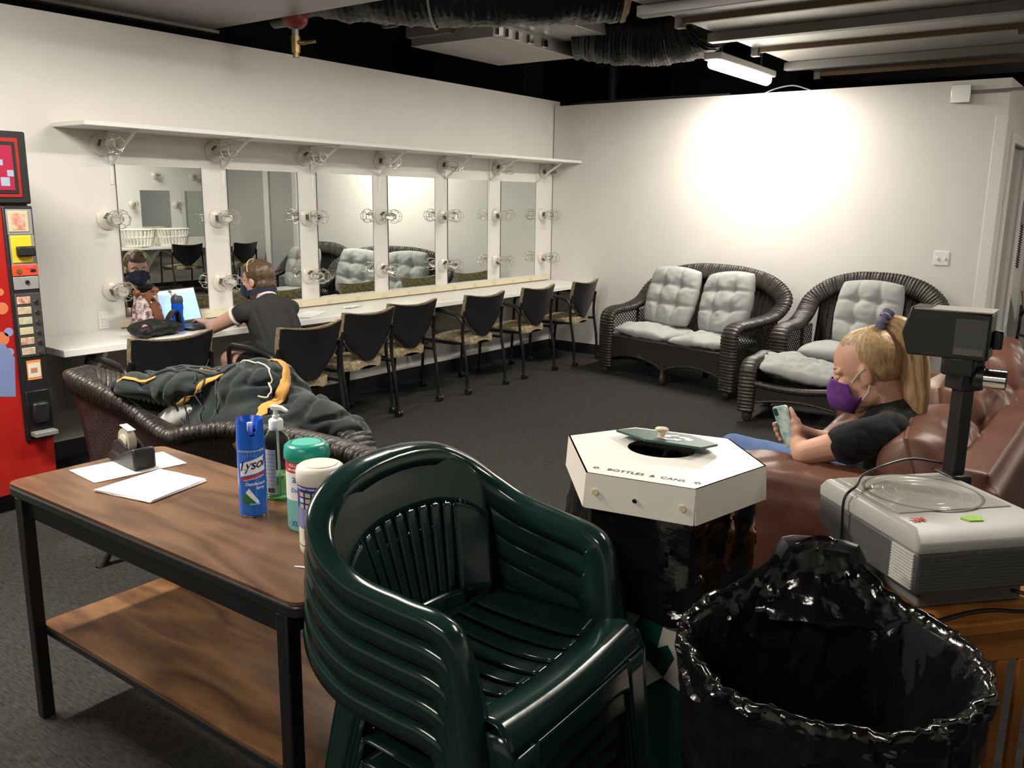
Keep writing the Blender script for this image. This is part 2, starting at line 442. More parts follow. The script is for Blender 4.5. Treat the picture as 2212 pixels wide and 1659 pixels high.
MB().lathe([(0.15, 0), (0.24, 0.03), (0.235, 0.06), (0.16, 0.08)], 24).xf(lambda p: p + p.normalized()*0.03*nz(p, 14)).build('insulation_end', mat('tan insulation', (0.42, 0.34, 0.22), 0.9, bump=('noise', 40, 0.8, 0.02)), t1, loc=P1[-1]-P1[0]+Vector((0.0, 0, 0)), rot=(0, pi/2, 0.7))

# sprinkler drain valve
RED = mat('red pipe paint', (0.20, 0.025, 0.02), 0.45); BRASS = mat('brass', (0.24, 0.17, 0.07), 0.4, metal=0.8)
t = thing('drain_valve', 'red pipe fitting with small brass drain valve', 'valve', (-4.66, 3.94, 2.52))
MB().cyl((0,0,0.19), (0,0,1.57), 0.05).ell((0,0,0.21), (0.085,0.085,0.07)).build('red_pipe', RED, t)
MB().cyl((-0.20,0.0,0.21), (-0.02,0,0.21), 0.045).build('side_branch', BLACKM, t)
MB().cyl((0,0,0.09), (0,0,0.2), 0.022).build('nipple', GALV, t)
MB().cyl((0,0,0.0), (0,0,0.10), 0.028, 0.03, 8).cyl((0,0,-0.03), (0,0,0.0), 0.02).build('valve_body', BRASS, t)
MB().cyl((0.02,0.0,0.06), (0.06,0.03,0.06), 0.014).box(0.04, 0.15, 0.02, 0.04, 0.052, 0.068).build('handle', BRASS, t, bevel=0.003)

# electrical box and conduit on the back wall
t = thing('junction_box', 'square steel junction box with conduit high on the back wall', 'electrical box', (-1.42, YB, 2.47))
MB().box(-0.065, 0.065, -0.05, 0, -0.065, 0.065).build('box_body', GALV, t, bevel=0.006)
MB().box(-0.07, 0.07, -0.058, -0.05, -0.07, 0.07).build('cover_plate', mat('bright zinc', (0.62, 0.63, 0.62), 0.3, metal=0.6), t, bevel=0.012)
MB().cyl((0.065, -0.025, 0.01), (0.7, -0.025, 0.02), 0.012, n=8).build('conduit', GALV, t)
t = thing('switch_plate', 'white double switch plate on the back wall', 'switch', (-1.434, YB, 1.18))
MB().box(-0.058, 0.058, -0.008, 0, -0.058, 0.058).build('plate', WHITE, t, bevel=0.004)
for x in (-0.028, 0.028): MB().box(x-0.006, x+0.006, -0.018, -0.008, -0.012, 0.012).build('toggle', WHITE, t, bevel=0.002)

# dark pipes and steel seen over the partition tops
DP = mat('dark pipe', (0.045, 0.045, 0.048), 0.5)
tag(MB().cyl((-5.6, 9.6, 0.0), (-5.6, 9.6, 4.1), 0.06).build('standpipe', DP), 'dark vertical pipe rising behind the corner of the partitions', 'pipe')
tag(MB().box(-5.2, -3.6, 10.4, 10.5, 0.0, 3.3).build('storage_locker', mat('dark panel', (0.02, 0.021, 0.023), 0.5)), 'dark grey locker standing behind the back partition', 'locker')
tag(MB().box(-7.9, -6.2, 8.6, 9.0, 0.0, 3.5).build('dark_cabinet', mat('dark panel', (0.02, 0.021, 0.023), 0.5)), 'dark cabinet standing beyond the mirror wall', 'cabinet')
tag(MB().tube([(-5.15, 8.0, 2.585), (-5.0, 8.0, 2.60), (-4.0, 8.0, 2.60), (-3.4, 8.0, 2.59)], 0.014, 8).build('conduit_run', DP), 'dark conduit lying along the top of the back wall', 'conduit')
tag(MB().tube(spline([(-3.05, 7.97, 2.583), (-2.95, 7.97, 2.615), (-2.8, 7.97, 2.63), (-2.65, 7.97, 2.583)], 8), 0.006, 6).build('loose_cable', mat('blue grey cable', (0.25, 0.27, 0.38), 0.4)), 'thin bluish cable looping over the top of the back wall', 'cable')
t = thing('strut_rail', 'pair of grey steel strut rails hung above the flexible ducts', 'rail', (-3.3, 5.6, 3.42))
for k in range(2):
    MB().box(-0.6, 1.3, -0.05+0.25*k, 0.0+0.25*k, 0, 0.045).build('rail', GALV, t, rot=(0, 0, 0.25))
for q in ((0, 0), (0.8, 0.2)): MB().cyl((q[0], q[1], 0.02), (q[0], q[1], 0.68), 0.006, n=6).build('hanger_rod', STEELD, t)
# ================================================================ vanity along the mirror wall
t = thing('vanity_counter', 'long white laminate counter under the row of mirrors', 'counter', (XW, 2.33, 0))
MB().box(0, 0.54, 0, YB-2.33, 0.722, 0.763).build('worktop', WHITE, t, bevel=0.004)
for y in (0.25, 1.9, 3.7, 5.52):
    MB().prism([(0, 0.722), (0.50, 0.722), (0.47, 0.69), (0.04, 0.30), (0, 0.30)], y, y+0.03, axis='Y').build('support_bracket', WPAINT, t, bevel=0.003)
MB().box(0, 0.018, 0, YB-2.33, 0.62, 0.722).build('ledger_rail', WPAINT, t)
t = thing('outlet_strip', 'long cream plug strip along the wall below the mirrors', 'outlet strip', (XW, 2.965, 0.772))
MB().box(0, 0.028, 0, 4.90, 0, 0.046).build('channel', CREAM, t, bevel=0.004)
k = 0
y = 0.18
while y < 4.8:
    MB().box(0.028, 0.031, y, y+0.045, 0.006, 0.040).build('outlet', mat('cream outlet', (0.60, 0.53, 0.36), 0.35), t, bevel=0.001)
    y += 0.31
t = thing('wall_outlet', 'white outlet plate on the mirror wall beside the floral bag', 'outlet', (XW, 2.86, 0.83))
MB().box(0, 0.006, -0.035, 0.035, -0.055, 0.055).build('plate', WHITE, t, bevel=0.003)
MB().box(0.006, 0.010, -0.016, 0.016, -0.04, -0.008).box(0.006, 0.010, -0.016, 0.016, 0.008, 0.04).build('socket_face', WPAINT, t)

MY = [(3.014, 3.623), (3.831, 4.451), (4.642, 5.237), (5.419, 6.014), (6.196, 6.789), (7.003, 7.601)]
MLAB = ['tall frameless mirror on the long wall reflecting the masked face and laundry baskets',
        'tall frameless mirror behind the seated person, reflecting a grey wall',
        'tall frameless mirror reflecting the wicker armchair, next to the one behind the seated person',
        'tall frameless mirror reflecting the wicker loveseat and the lamp-lit wall',
        'tall frameless mirror second from the room corner',
        'tall frameless mirror nearest the room corner']
for (a, b), lab in zip(MY, MLAB):
    t = thing('wall_mirror', lab, 'mirror', (XW, a, 0.835), group='mirrors on the long wall')
    MB().box(0.001, 0.006, 0, b-a, 0, 0.955).build('glass', MIRROR, t, smooth=0)
    for q in (-0.003, b-a): MB().box(0.0, 0.007, q, q+0.003, -0.003, 0.958).build('edge_seam', mat('mirror edge', (0.06, 0.07, 0.065), 0.3), t, smooth=0)

# shelf and brackets
t = thing('wall_shelf', 'long white shelf over the mirrors on metal brackets', 'shelf', (XW, 2.65, 1.99))
MB().box(0, 0.365, 0, YB-2.65, 0, 0.026).build('board', WPAINT, t, bevel=0.003)
for y in (2.99, 3.80, 4.60, 5.32, 6.17, 6.83, 7.62):
    b = MB()
    yy = y-2.65
    b.box(0, 0.006, yy-0.012, yy+0.012, -0.32, 0)
    b.box(0, 0.33, yy-0.012, yy+0.012, -0.006, 0)
    b.tube([(0.004, yy, -0.20), (0.15, yy, -0.10), (0.31, yy, -0.006)], 0.010, 8)
    b.build('bracket', WPAINT, t)

# caged lamps
PORC = mat('white porcelain', (0.66, 0.63, 0.57), 0.2); WIRE = mat('cage wire', (0.50, 0.47, 0.42), 0.3, metal=0.7)
GLASSB = mat('clear bulb glass', (0.95, 0.95, 0.93), 0.02, trans=1.0, ior=1.12); SCREW = mat('screw', (0.12, 0.11, 0.09), 0.4, metal=0.6)
def caged_lamp():
    t = thing('caged_lamp', 'x', 'lamp', group='caged lamps around the mirrors')
    MX = Matrix.Rotation(pi/2, 4, 'Y')
    MB().lathe([(0.0, 0.0), (0.068, 0.0), (0.068, 0.012), (0.055, 0.022), (0.03, 0.03), (0.026, 0.055), (0.02, 0.06), (0.0, 0.06)], 24, MX).build('base', PORC, t)
    for q in range(2):
        a = q*pi+0.9
        MB().cyl((0.014, 0.048*cos(a), 0.048*sin(a)), (0.022, 0.048*cos(a), 0.048*sin(a)), 0.006, n=8).build('screw', SCREW, t)
    MB().lathe([(0.0, 0.05), (0.016, 0.055), (0.018, 0.085), (0.030, 0.115), (0.031, 0.14), (0.022, 0.165), (0.0, 0.175)], 16, MX).build('bulb', GLASSB, t, smooth=180)
    c = MB()
    def ring(x, r): c.tube([(x, r*cos(2*pi*k/20), r*sin(2*pi*k/20)) for k in range(20)], 0.0022, 5, closed=True)
    ring(0.045, 0.03); ring(0.10, 0.048); ring(0.165, 0.058); ring(0.215, 0.035)
    for k in range(7):
        a = 2*pi*k/7
        c.tube([(x, r*cos(a), r*sin(a)) for x, r in ((0.03, 0.028), (0.05, 0.031), (0.10, 0.048), (0.165, 0.058), (0.20, 0.05), (0.215, 0.035))], 0.0020, 5)
    c.build('wire_cage', WIRE, t)
    MB().box(0.03, 0.06, -0.034, -0.026, -0.02, 0.02).build('clamp', SCREW, t, bevel=0.002)
    return t
L0 = caged_lamp()
NAMES = ['over the counter end by the drink machine', 'between the two mirrors by the seated person', 'between second and third mirrors from drink machine',
         'between the two middle mirrors', 'between fourth and fifth mirrors from drink machine', 'between the two mirrors by the room corner', 'beside the room corner']
first = True
for i in range(7):
    for row, z in (('top', 1.905), ('middle', 1.46), ('bottom', 1.015)):
        lab = 'caged lamp, %s of three, %s' % (row, NAMES[i])
        o = L0 if first else dup(L0)
        first = False
        o.location = (XW, 2.935+0.799*i, z); o['label'] = lab
        o.rotation_euler = (random.uniform(-1, 1), 0, 0)

# ================================================================ guest chairs
def shell(mb, fn, nu, nv, thick):
    """closed sheet: fn(u,v) front point, pushed back by thick along -y"""
    mb2 = MB(); mb2.grid(lambda u, v: fn(u, v), nu, nv)
    n = len(mb2.v); fr = mb2.v[:]; fs = mb2.f[:]
    bk = [(p[0], p[1]-thick, p[2]) for p in fr]
    F = fs + [tuple(n+i for i in reversed(f)) for f in fs]
    mv = nv+1
    edge = [i*mv for i in range(nu+1)] + [nu*mv+j for j in range(1, nv+1)] + [i*mv+nv for i in range(nu-1, -1, -1)] + [j for j in range(nv-1, 0, -1)]
    for a, b in zip(edge, edge[1:]+edge[:1]): F.append((a, b, n+b, n+a))
    mb.add(fr+bk, F)
def guest_chair():
    t = thing('guest_chair', 'x', 'chair', group='black guest chairs with beige fabric')
    def bw(v): return 0.245*(1-(1-min(v/0.60, 1))**2.4*0.50)+0.012*v
    def back(u, v, off=0.0):
        s = 2*u-1
        w = bw(v)
        ztop = 0.805+0.030*abs(s)**2.2-0.10*max(abs(s)-0.86, 0)**1.3
        zb = 0.468+0.06*abs(s)**2.5
        z = zb+(ztop-zb)*v
        y = -0.235-0.075*v+0.055*s*s*(0.4+0.6*v)+off+0.012*sin(pi*v)
        return (s*w, y, z)
    m = MB(); shell(m, lambda u, v: back(u, v), 18, 12, 0.014); m.build('backrest', BLACKP, t, smooth=60)
    m = MB(); shell(m, lambda u, v: (lambda p: (p[0]*1.03, p[1]+0.03*(1-0.5*abs(2*u-1)**4), p[2]+0.008*v))(back(u, v)), 18, 12, 0.028); m.build('back_cushion', FABRIC, t, smooth=60)
    def seat(u, v):
        s = 2*u-1
        w = 0.235+0.02*sin(pi*min(v*1.1, 1))
        w *= (1-0.55*max(0.28-v, 0)/0.28*max(0.28-v, 0)/0.28)
        y = -0.235+0.46*v
        z = 0.445+0.035*sin(pi*u)**0.6*sin(pi*(0.12+0.8*v))**0.5-0.03*max(v-0.8, 0)/0.2+0.012*(1-v)
        return (s*w, y, z)
    m = MB(); g = MB(); g.grid(seat, 16, 14); n = len(g.v)
    top = g.v; bot = [(p[0]*0.97, p[1], p[2]-0.05) for p in top]
    F = g.f + [tuple(n+i for i in reversed(f)) for f in g.f]; mv = 15; nu = 16; nv = 14
    edge = [i*mv for i in range(nu+1)] + [nu*mv+j for j in range(1, nv+1)] + [i*mv+nv for i in range(nu-1, -1, -1)] + [j for j in range(nv-1, 0, -1)]
    for a, b in zip(edge, edge[1:]+edge[:1]): F.append((a, b, n+b, n+a))
    m.add(top+bot, F); m.build('seat', FABRIC, t, smooth=60)
    m = MB(); m.grid(lambda u, v: (lambda p: (p[0]*0.93, p[1], 0.405+0.01*abs(2*u-1)))(seat(u, v)), 10, 8); m.build('seat_pan', BLACKP, t)
    for s in (-1, 1):
        rl = MB().tube(spline([(s*0.262, -0.275, 0.06), (s*0.262, -0.262, 0.25), (s*0.265, -0.225, 0.48), (s*0.262, -0.232, 0.64), (s*0.255, -0.245, 0.70)], 6), 0.0135, 10).build('leg', BLACKM, t)
        ar = MB().tube(spline([(s*0.264, -0.225, 0.60), (s*0.268, -0.18, 0.655), (s*0.272, -0.05, 0.682), (s*0.274, 0.12, 0.690), (s*0.272, 0.185, 0.678), (s*0.27, 0.205, 0.62)], 6), 0.0145, 10, sx=1.0, sy=1.3).build('armrest', BLACKP, t)
        fl = MB().tube(spline([(s*0.27, 0.205, 0.64), (s*0.268, 0.21, 0.45), (s*0.265, 0.235, 0.06)], 6), 0.0135, 10).build('leg', BLACKM, t)
        MB().cyl((s*0.265, -0.24, 0.425), (s*0.268, 0.215, 0.425), 0.012, n=8).build('side_rail', BLACKM, t)
        for leg, yy in ((rl, -0.275), (fl, 0.235)):
            w = MB()
            for q in (-0.014, 0.014): w.cyl((s*0.264+q-0.008, yy-0.012, 0.026), (s*0.264+q+0.008, yy-0.012, 0.026), 0.026, n=14)
            w.cyl((s*0.264, yy-0.006, 0.026), (s*0.264, yy, 0.075), 0.012, n=8)
            w.build('caster', BLACKP, leg)
    for y in (-0.12, 0.13):
        MB().cyl((-0.265, y, 0.415), (0.265, y, 0.415), 0.011, n=8).build('cross_rail', BLACKM, t)
    return t
G0 = guest_chair()
CH = [((-4.82, 7.42), 0.10, 'black armchair with beige seat at the counter end by the room corner'),
      ((-4.82, 6.61), 0.03, 'black armchair with beige seat, second at the counter from the room corner'),
      ((-4.80, 5.79), 0.0, 'black armchair with beige seat, third at the counter from the room corner'),
      ((-4.83, 4.93), -0.02, 'black armchair with beige seat at the counter, touching the chair nearer the seated person'),
      ((-4.70, 4.32), 0.06, 'black armchair with beige seat, next to the chair of the seated person'),
      ((-4.46, 3.58), 0.05, 'black armchair in which the person at the laptop sits'),
      ((-4.72, 2.80), 0.0, 'black armchair at the counter in front of the black backpack'),
      ((2.70, 8.62), pi+0.15, 'black armchair pushed up to the second vanity, near the laundry baskets'),
      ((2.55, 9.60), pi-0.1, 'black armchair at the second vanity beside the grey wall'),
      ((-0.62, 9.35), 2.2, 'black armchair with beige seat standing beyond the end of the back wall')]
for i, ((x, y), a, lab) in enumerate(CH):
    o = G0 if i == 0 else dup(G0)
    o.location = (x, y, 0); o.rotation_euler = (0, 0, pi/2+a); o['label'] = lab

# ================================================================ second vanity (seen in the mirrors)
t = thing('vanity_counter', 'white counter on the opposite wall carrying laundry baskets', 'counter', (3.497, 6.6, 0))
MB().box(-0.54, 0, 0, 3.49, 0.722, 0.763).build('worktop', WHITE, t, bevel=0.004)
for y in (0.4, 1.8, 3.1): MB().prism([(0, 0.722), (-0.50, 0.722), (-0.47, 0.69), (-0.04, 0.30), (0, 0.30)], y, y+0.03, axis='Y').build('support_bracket', WPAINT, t)
for a, b, lab in ((8.42, 8.98, 'frameless mirror above the laundry baskets on the opposite wall'), (9.20, 9.80, 'frameless mirror on the opposite wall nearest the grey wall')):
    t = thing('wall_mirror', lab, 'mirror', (3.5, a, 0.90), group='mirrors on the opposite wall')
    MB().box(-0.006, -0.001, 0, b-a, 0, 0.80).build('glass', MIRROR, t, smooth=0)
for y, z, lab in ((8.72, 1.95, 'wire caged bulb lamp above the laundry basket mirror'), (9.45, 1.95, 'wire caged bulb lamp above the mirror by the grey wall'),
                  (8.27, 1.46, 'wire caged bulb lamp left of the laundry basket mirror'), (9.09, 1.46, 'wire caged bulb lamp between the two opposite mirrors')):
    o = dup(L0); o.location = (3.5, y, z); o.rotation_euler = (0, 0, pi); o['label'] = lab; o['group'] = 'caged lamps on the opposite wall'
BASK = mat('white basket plastic', (0.80, 0.78, 0.72), 0.35)
def basket(x, y, lab):
    t = thing('laundry_basket', lab, 'basket', (x, y, 0.763), pi/2, 'laundry baskets on the opposite counter')
    def ov(a, k): return (0.30*k*cos(a), 0.21*k*sin(a))
    MB().prism([ov(2*pi*i/28, 0.78) for i in range(28)], 0, 0.006).build('bottom', BASK, t)
    MB().tube([(*ov(2*pi*i/40, 1.02), 0.29) for i in range(40)], 0.013, 8, closed=True).build('rim', BASK, t)
    for z, k in ((0.02, 0.79), (0.16, 0.90)):
        MB().tube([(*ov(2*pi*i/40, k), z) for i in range(40)], 0.010, 6, closed=True).build('band', BASK, t)
    for i in range(26):
        a = 2*pi*i/26
        MB().tube([(*ov(a, 0.78), 0.01), (*ov(a, 0.90), 0.15), (*ov(a, 1.0), 0.285)], 0.010, 6).build('slat', BASK, t)
basket(3.12, 8.75, 'white slatted laundry basket under the opposite mirror')
basket(3.12, 8.10, 'white slatted laundry basket left of the opposite mirror')
# ================================================================ wicker furniture
from mathutils.bvhtree import BVHTree
def sweep(pts, outs, hw, ht, n=14, rib=0.026, amp=0.10):
    """wrapped wicker band: flattened tube with real wrap ridges. outs = width direction per point"""
    m = MB(); vs = []; s = 0.0; N = len(pts)
    for i in range(N):
        a = pts[max(i-1, 0)]; b = pts[min(i+1, N-1)]
        t = (b-a).normalized()
        if i: s += (pts[i]-pts[i-1]).length
        o = outs[i] - t*t.dot(outs[i]); o.normalize(); c = t.cross(o)
        k = 1+amp*(abs(sin(pi*s/rib))-0.5)
        w = hw[i] if isinstance(hw, list) else hw
        h = ht[i] if isinstance(ht, list) else ht
        for j in range(n):
            q = 2*pi*j/n
            cx = math.copysign(abs(cos(q))**0.75, cos(q)); cy = math.copysign(abs(sin(q))**0.75, sin(q))
            vs.append(pts[i] + o*cx*(w+0.0085*(k-1)/amp) + c*cy*(h+0.0085*(k-1)/amp))
    fs = []
    for i in range(N-1):
        for j in range(n):
            l = (j+1) % n
            fs.append((i*n+j, i*n+l, (i+1)*n+l, (i+1)*n+j))
    fs.append(tuple(range(n-1, -1, -1))); fs.append(tuple((N-1)*n+j for j in range(n)))
    return m.add(vs, fs)
def resample(P, step):
    out = [P[0].copy()]; acc = 0.0
    for a, b in zip(P, P[1:]):
        L = (b-a).length
        if L < 1e-9: continue
        d = step-acc
        while d <= L:
            out.append(a.lerp(b, d/L)); d += step
        acc = (L-(d-step))
    return out
def lattice(mb, y0, y1, z0, z1, x, sp=0.036, r=0.0042, hole=None):
    L = (y1-y0); H = (z1-z0)
    for sg in (1, -1):
        c = -H
        while c < L:
            a = max(c, 0.0); b = min(c+H, L)
            if b-a > 0.01:
                za = z0+(a-c); zb = z0+(b-c)
                if sg < 0: za = z1-(a-c); zb = z1-(b-c)
                mb.tube([(x, y0+a, za), (x, y0+b, zb)], r, 5, cap=False)
            c += sp
    return mb
def wicker_seat(name, label, cat, loc, rz, w, d, arches, apex=0.975, group=None):
    t = thing(name, label, cat, loc, rz, group)
    hw = w/2-0.07
    half = [(hw, -d/2, 0.07), (hw, -d/2, 0.45), (hw, -d/2+0.02, 0.56), (hw, -d/2+0.10, 0.60), (hw, -0.08, 0.615), (hw+0.045, d*0.22, 0.665), (hw+0.04, d*0.42, 0.79), (hw*0.80, d/2, 0.905), (hw*0.40, d/2+0.02, apex-0.012), (0, d/2+0.02, apex)]
    R = resample(spline(half, 40), 0.0055)
    L = [Vector((-p.x, p.y, p.z)) for p in reversed(R)][1:]
    P = R+L
    outs = []
    for p in P:
        k = min(max((p.z-0.63)/(apex-0.66), 0), 1)
        sx = 1 if p.x >= 0 else -1
        outs.append((Vector((sx, 0, 0))*(1-k) + Vector((0, 0.35, 0.95))*k + Vector((sx*0.5*k*(1-k)*2, 0, 0))).normalized())
    sweep(P, outs, 0.080, 0.034).build('wrapped_rim', WICKRIM, t, smooth=60)
    # back panel hangs from the rim down to the seat
    top = [p for p in R if p.z > 0.66]
    full = top + [Vector((-p.x, p.y, p.z)) for p in reversed(top)]
    full.sort(key=lambda p: p.x)
    def rim_at(x):
        for a, b in zip(full, full[1:]):
            if a.x <= x <= b.x:
                k = (x-a.x)/max(b.x-a.x, 1e-6); return a.lerp(b, k)
        return full[0] if x < full[0].x else full[-1]
    m = MB()
    def bp(u, v, off):
        x = (2*u-1)*(hw-0.01)
        r = rim_at(x)
        z = 0.30+(r.z-0.30)*v
        y = d/2-0.13+(r.y-(d/2-0.13))*v**0.8 + off
        return (x, y, z)
    m.grid(lambda u, v: bp(u, v, 0), 60, 16); m.grid(lambda u, v: bp(u, v, 0.018), 60, 16)
    m.build('back_panel', WICKER, t, smooth=80)
    # vertical stakes of the back
    for k in range(int(w/0.06)):
        u = (k+0.5)/int(w/0.06)
        MB().tube([bp(u, v/8, -0.004) for v in range(9)], 0.006, 6).build('stake', WICKRIM, t)
    for s in (-1, 1):
        m = MB(); lattice(m, -d/2+0.04, d/2-0.12, 0.36, 0.59, s*hw)
        o = m.build('lattice', WICKRIM, t); o['kind'] = 'stuff'
        MB().box(s*hw-0.012, s*hw+0.012, -d/2+0.03, d/2-0.08, 0.12, 0.37).build('side_apron', WICKER, t)
        MB().cyl((s*hw, d*0.08, 0.30), (s*hw, d*0.08, 0.61), 0.014, n=8).build('arm_stake', WICKRIM, t)
    # front apron with arched lower edge
    n = 48; m = MB()
    def ap(u, v, y):
        x = (2*u-1)*hw
        k = (u*arches) % 1.0
        zb = 0.13+0.085*sin(pi*k)**0.7
        return (x, y, zb+(0.37-zb)*v)
    m.grid(lambda u, v: ap(u, v, -d/2+0.0), n, 6); m.grid(lambda u, v: ap(u, v, -d/2+0.02), n, 6)
    m.build('front_apron', WICKER, t, smooth=0)
    MB().tube([ap(i/60, 0, -d/2+0.01) for i in range(61)], 0.014, 8).build('apron_braid', WICKRIM, t)
    MB().cyl((-hw, -d/2+0.01, 0.372), (hw, -d/2+0.01, 0.372), 0.014, n=8).build('seat_edge', WICKRIM, t)
    MB().box(-hw, hw, -d/2+0.02, d/2-0.12, 0.335, 0.355).build('seat_deck', WICKER, t)
    xs = [-hw, hw] + ([0] if arches > 1 else [])
    for x in xs:
        for y in (-d/2+0.005, d/2-0.10):
            MB().lathe([(0, 0), (0.018, 0), (0.030, 0.02), (0.034, 0.05), (0.026, 0.085), (0.020, 0.10), (0.024, 0.20), (0, 0.20)], 12, Tr(x, y, 0)).build('foot', WICKRIM, t)
    return t
def cushion(name, label, sx, sy, th, M, parent=None, tuft=None, seed=0.0, crump=0.012, group='grey wicker cushions', mat_=None, res=44, rnd=0.16):
    m = MB()
    def f(u, v, sg):
        a = 2*u-1; b = 2*v-1
        x = sx*a*sqrt(1-rnd*b*b); y = sy*b*sqrt(1-rnd*a*a)
        e = max(1-abs(a)**7, 0)**0.5*max(1-abs(b)**7, 0)**0.5
        t_ = th*(0.35*e+0.65*e*(1-0.55*(a*a+b*b)/2))
        if tuft:
            for (p, q) in tuft:
                dd = (a-p)**2+(b-q)**2
                t_ *= 1-0.42*exp(-dd/0.035)-0.22*exp(-dd/0.004)
                t_ *= 1-0.10*exp(-((a-p)/0.06)**2)
                t_ *= 1-0.10*exp(-((b-q)/0.06)**2)
        q = Vector((x*6, y*6, seed*10+sg))
        t_ += crump*e*(noise.noise(q)+0.8*abs(noise.noise(q*2.3))-0.2)
        return M @ Vector((x, y, sg*t_))
    m.grid(lambda u, v: f(u, v, 1), res, res); m.grid(lambda u, v: f(u, v, -1), res, res)
    bm = bmesh.new(); me = m.mesh(name, 0); bm.from_mesh(me)
    bmesh.ops.remove_doubles(bm, verts=bm.verts, dist=0.0008); bmesh.ops.recalc_face_normals(bm, faces=bm.faces); bm.to_mesh(me); bm.free()
    me.polygons.foreach_set('use_smooth', [True]*len(me.polygons))
    o = bpy.data.objects.new(name, me); COL.objects.link(o); me.materials.append(mat_ or CUSH)
    if parent is not None: o.parent = parent
    else: tag(o, label, 'cushion', group)
    return o
TUFT = [(-0.34, -0.30), (0.34, -0.30), (-0.34, 0.34), (0.34, 0.34)]
# loveseat
LS = Tr(-3.33, 7.26, 0) @ Rz(radians(-15))
wicker_seat('wicker_loveseat', 'dark wicker loveseat with two pairs of grey cushions by the back wall', 'loveseat', (-3.33, 7.26, 0), radians(-15), 1.56, 0.72, 2)
for sx, lab, tl in ((-1, 'tufted grey back cushion on the loveseat arm end by the counter', 0.03), (1, 'tufted grey back cushion on the loveseat arm end by the wicker armchair', -0.12)):
    cushion('back_cushion', lab, 0.29, 0.285, 0.088, LS @ Tr(sx*0.31, 0.09, 0.745) @ Rz(tl) @ Rx(radians(73)) @ Rz(-tl*0.8), tuft=TUFT, seed=1.0+sx, crump=0.014, rnd=0.20)
cushion('seat_cushion', 'flat grey seat cushion on the loveseat half by the counter', 0.33, 0.255, 0.065, LS @ Tr(-0.335, -0.10, 0.425) @ Ry(0.03), seed=3.0, crump=0.022)
cushion('seat_cushion', 'rumpled grey seat cushion on the loveseat half by the wicker armchair', 0.33, 0.255, 0.060, LS @ Tr(0.335, -0.11, 0.420) @ Rz(0.06) @ Ry(-0.04), seed=5.0, crump=0.030)
# armchair
WC = Tr(-1.90, 7.32, 0) @ Rz(radians(-6))
wicker_seat('wicker_armchair', 'dark wicker armchair with grey cushions by the back wall behind the seated girl', 'armchair', (-1.90, 7.32, 0), radians(-6), 1.10, 0.76, 1)
cushion('back_cushion', 'tufted grey back cushion in the wicker armchair by the back wall', 0.27, 0.28, 0.09, WC @ Tr(0.05, 0.08, 0.735) @ Rx(radians(73)), tuft=TUFT, seed=8.0, crump=0.012, rnd=0.20)
cushion('seat_cushion', 'thick grey seat cushion in the wicker armchair by the back wall', 0.37, 0.28, 0.075, WC @ Tr(0.0, -0.09, 0.425), seed=9.0, crump=0.010)
# ottoman with rolled sides
OT = (-2.02, 6.48, 0); OA = radians(6)
t = thing('wicker_ottoman', 'dark wicker ottoman with rolled sides and a crumpled grey cushion', 'ottoman', OT, OA)
w, d = 0.80, 0.62
for s in (-1, 1):
    P = resample(spline([(s*(w/2-0.05), -d/2, 0.08), (s*(w/2-0.05), -d/2, 0.30), (s*(w/2-0.05), -d/2+0.03, 0.40), (s*(w/2-0.05), -d/2+0.12, 0.435), (s*(w/2-0.05), 0, 0.43), (s*(w/2-0.05), d/2-0.12, 0.435), (s*(w/2-0.05), d/2-0.03, 0.40), (s*(w/2-0.05), d/2, 0.30), (s*(w/2-0.05), d/2, 0.08)], 20), 0.0055)
    sweep(P, [Vector((1, 0, 0))]*len(P), 0.062, 0.034).build('rolled_side', WICKRIM, t, smooth=60)
    m = MB().box(s*(w/2-0.06), s*(w/2-0.04), -d/2+0.02, d/2-0.02, 0.16, 0.42); m.build('side_panel', WICKER, t)
    for y in (-d/2+0.02, d/2-0.02):
        MB().lathe([(0, 0), (0.022, 0), (0.036, 0.025), (0.040, 0.06), (0.028, 0.10), (0.022, 0.12), (0.026, 0.2), (0, 0.2)], 12, Tr(s*(w/2-0.06), y, 0)).build('foot', WICKRIM, t)
for y in (-d/2, d/2-0.02):
    m = MB(); zb = lambda u: 0.15+0.04*sin(pi*u)
    for q in (0, 0.02): m.grid(lambda u, v: ((2*u-1)*(w/2-0.08), y+q, zb(u)+(0.29-0.025*sin(pi*u)-zb(u))*v), 24, 5)
    m.build('apron', WICKER, t, smooth=0)
    MB().tube([((2*i/20-1)*(w/2-0.08), y+0.01, 0.30-0.03*sin(pi*i/20)) for i in range(21)], 0.026, 10).build('apron_roll', WICKRIM, t)
    MB().tube([((2*i/20-1)*(w/2-0.08), y+0.01, zb(i/20)) for i in range(21)], 0.012, 8).build('apron_braid', WICKRIM, t)
MB().box(-w/2+0.08, w/2-0.08, -d/2+0.03, d/2-0.03, 0.26, 0.28).build('seat_deck', WICKER, t)
OM = Tr(*OT) @ Rz(OA)
cushion('seat_cushion', 'crumpled grey cushion slumped on the wicker ottoman', 0.32, 0.27, 0.065, OM @ Tr(-0.02, 0.0, 0.385) @ Rz(0.15) @ Ry(0.14) @ Rx(0.06), seed=12.0, crump=0.035)

